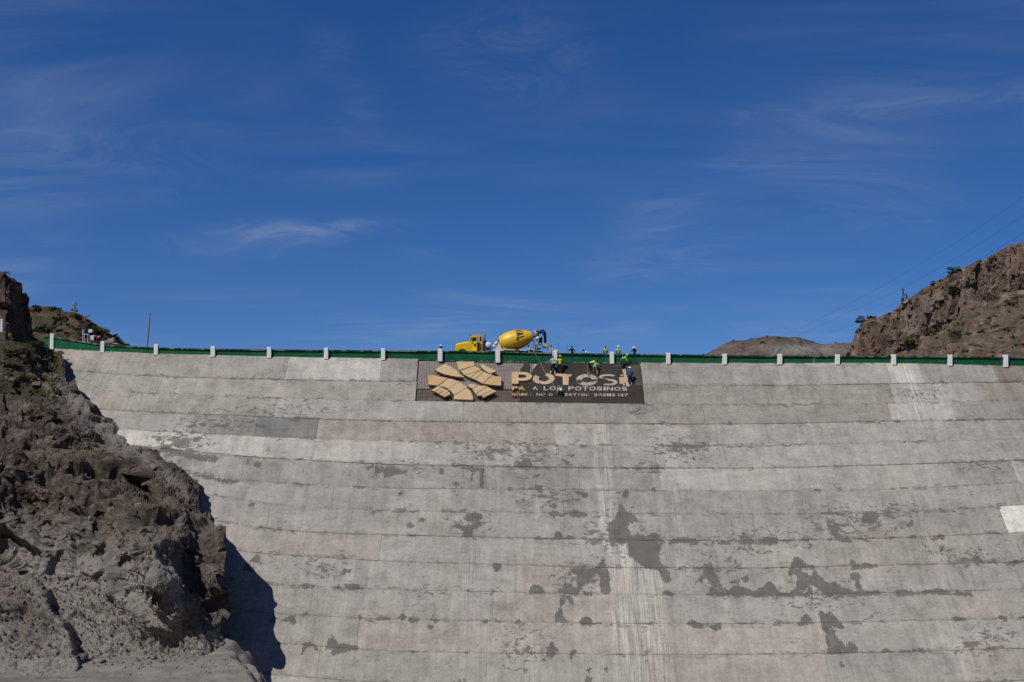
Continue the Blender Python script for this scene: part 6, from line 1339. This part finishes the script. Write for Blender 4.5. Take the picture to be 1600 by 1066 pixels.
# rubble
M_STONE = rock_mat('loose_stone', [(.15, .132, .116), (.22, .197, .174), (.30, .272, .245)], bscale=2.0, bump=.5, dist=.05)
def stone_data(seed):
    r = np.random.RandomState(seed); b = B(); b.ell((0, 0, 0), (1, .8, .65), 8, 6, smooth=False); v = np.array(b.v); v += .3 * np.stack([fbm(v + seed, 1.1, 2, s) for s in (1, 2, 3)], -1); b.v = [tuple(x) for x in v]
    o = b.build('boulder', M_STONE); d = o.data; bpy.data.objects.remove(o); return d
SD = [stone_data(i) for i in range(5)]
for px, py, s, lab in ((128, 1030, .45, 'largest pale boulder at the foot of the rock, beside the dark gully'), (78, 1036, .34, 'boulder left of the gully on the dirt'), (20, 1040, .32, 'boulder at the lower left frame corner'), (160, 1033, .24, 'small pale stone right of the gully'), (375, 1040, .20, 'white stone on the outer edge of the terrace'), (190, 1036, .18, 'stone on the dirt below the cut slope'), (240, 1027, .22, 'dark stone at the foot of the cut slope'), (215, 1030, .15, 'little stone near the middle of the terrace')):
    Y = -Z_TER * F / (py - HY); P = at(px, py, Y); o = bpy.data.objects.new('boulder', rv.choice(SD)); COL.objects.link(o); o.location = (P[0], P[1], Z_TER + s * .35); o.scale = (s, s, s); o.rotation_euler = (rv.uniform(-.3, .3), 0, rv.uniform(0, 6)); tag(o, lab, 'boulder', None)
b = B(); rr = np.random.RandomState(4)
for i in range(2600):
    x = rr.uniform(-52, -17); y = 70.2 - abs(rr.normal(0, 1.0)) * 2.2 + rr.uniform(-.2, 1.0)
    if x > np.interp(y, [60, 64, 68, 71], [-15.8, -17, -18.6, -20.2]): continue
    s = .03 + .09 * rr.rand() ** 4; d = Vector((x, y, Z_TER + .02)); v = [d + Vector(rr.uniform(-1, 1, 3)) * s for _ in range(4)] + [d + Vector((0, 0, s * 1.4))]
    b.add(v, [(0, 1, 4), (1, 2, 4), (2, 3, 4), (3, 0, 4)])
G3 = ROCKG; sel = np.where((G3[1] > 900) & (G3[1] < 1030) & (G3[0] < 350))[0]
for i in rr.choice(sel, 5200):
    s = .03 + .12 * rr.rand() ** 5; d = Vector(G3[2][i]) + Vector((0, -.04, .02)); v = [d + Vector(rr.uniform(-1, 1, 3)) * s for _ in range(4)] + [d + Vector((0, -s * .5, s * 1.3))]
    b.add(v, [(0, 1, 4), (1, 2, 4), (2, 3, 4), (3, 0, 4)])
tag(b.build('rubble', M_STONE), 'loose gravel and broken stone at the foot of the cut rock', 'rubble', None, 'stuff')
# pylon and power lines beyond the cliff rim
PY_ = 318; e0 = at(1411, 476, PY_); py_e = empty('power_pole', e0, 'two-legged power pole standing on the cliff rim against the sky', 'power pole'); M_STEEL = plain('dull_steel', (.07, .075, .085), .6, .4); M_DST = plain('dark_steel', (.02, .022, .028), .6, .4)
b = B(); q = lambda x, y: at(x, y, PY_); b.tube([q(1410, 480), q(1410.4, 466)], .42, 6); b.build('lower_shaft', M_DST, py_e, tuple(e0)); b = B(); b.tube([q(1410.4, 466), q(1411, 451)], .2, 6); b.build('upper_shaft', M_STEEL, py_e, tuple(e0)); b = B(); b.tube([q(1420, 477), q(1415.5, 459)], .2, 6); b.build('leg', M_DST, py_e, tuple(e0)); b = B(); b.tube([q(1411, 452), q(1414.5, 468), q(1415, 474)], .1, 5); b.build('stay', M_STEEL, py_e, tuple(e0)); b = B(); b.box(Vector(q(1411, 452.5)), (.9, .2, .25)); b.build('insulator', M_DST, py_e, tuple(e0))
M_WIRE = plain('power_wire', (.06, .075, .11), .6, .3)
for pts, lab in (([(1215, 528, 520), (1300, 489, 420), (1390, 441, 340), (1500, 376, 275), (1600, 308, 230), (1760, 190, 180)], 'uppermost power line sloping up to the right across the sky'), ([(1235, 530, 520), (1320, 491, 420), (1411, 451, 345), (1510, 394, 280), (1600, 337, 235), (1760, 225, 180)], 'middle power line sloping up to the right across the sky'), ([(1262, 533, 520), (1340, 504, 430), (1415, 465, 350), (1510, 418, 285), (1600, 364, 238), (1760, 262, 180)], 'lowest power line sloping up to the right, just above the cliff')):
    K = np.array([at(*p) for p in pts]); t = np.linspace(0, len(K) - 1, 40); Q = np.stack([np.interp(t, range(len(K)), K[:, a]) for a in range(3)], -1); Qs = Q.copy()
    for _ in range(3): Qs[1:-1] = .25 * Qs[:-2] + .5 * Qs[1:-1] + .25 * Qs[2:]
    b = B(); b.tube(Qs, .024, 4); tag(b.build('power_line', M_WIRE, None, tuple(Qs[0])), lab, 'power line', 'power lines')
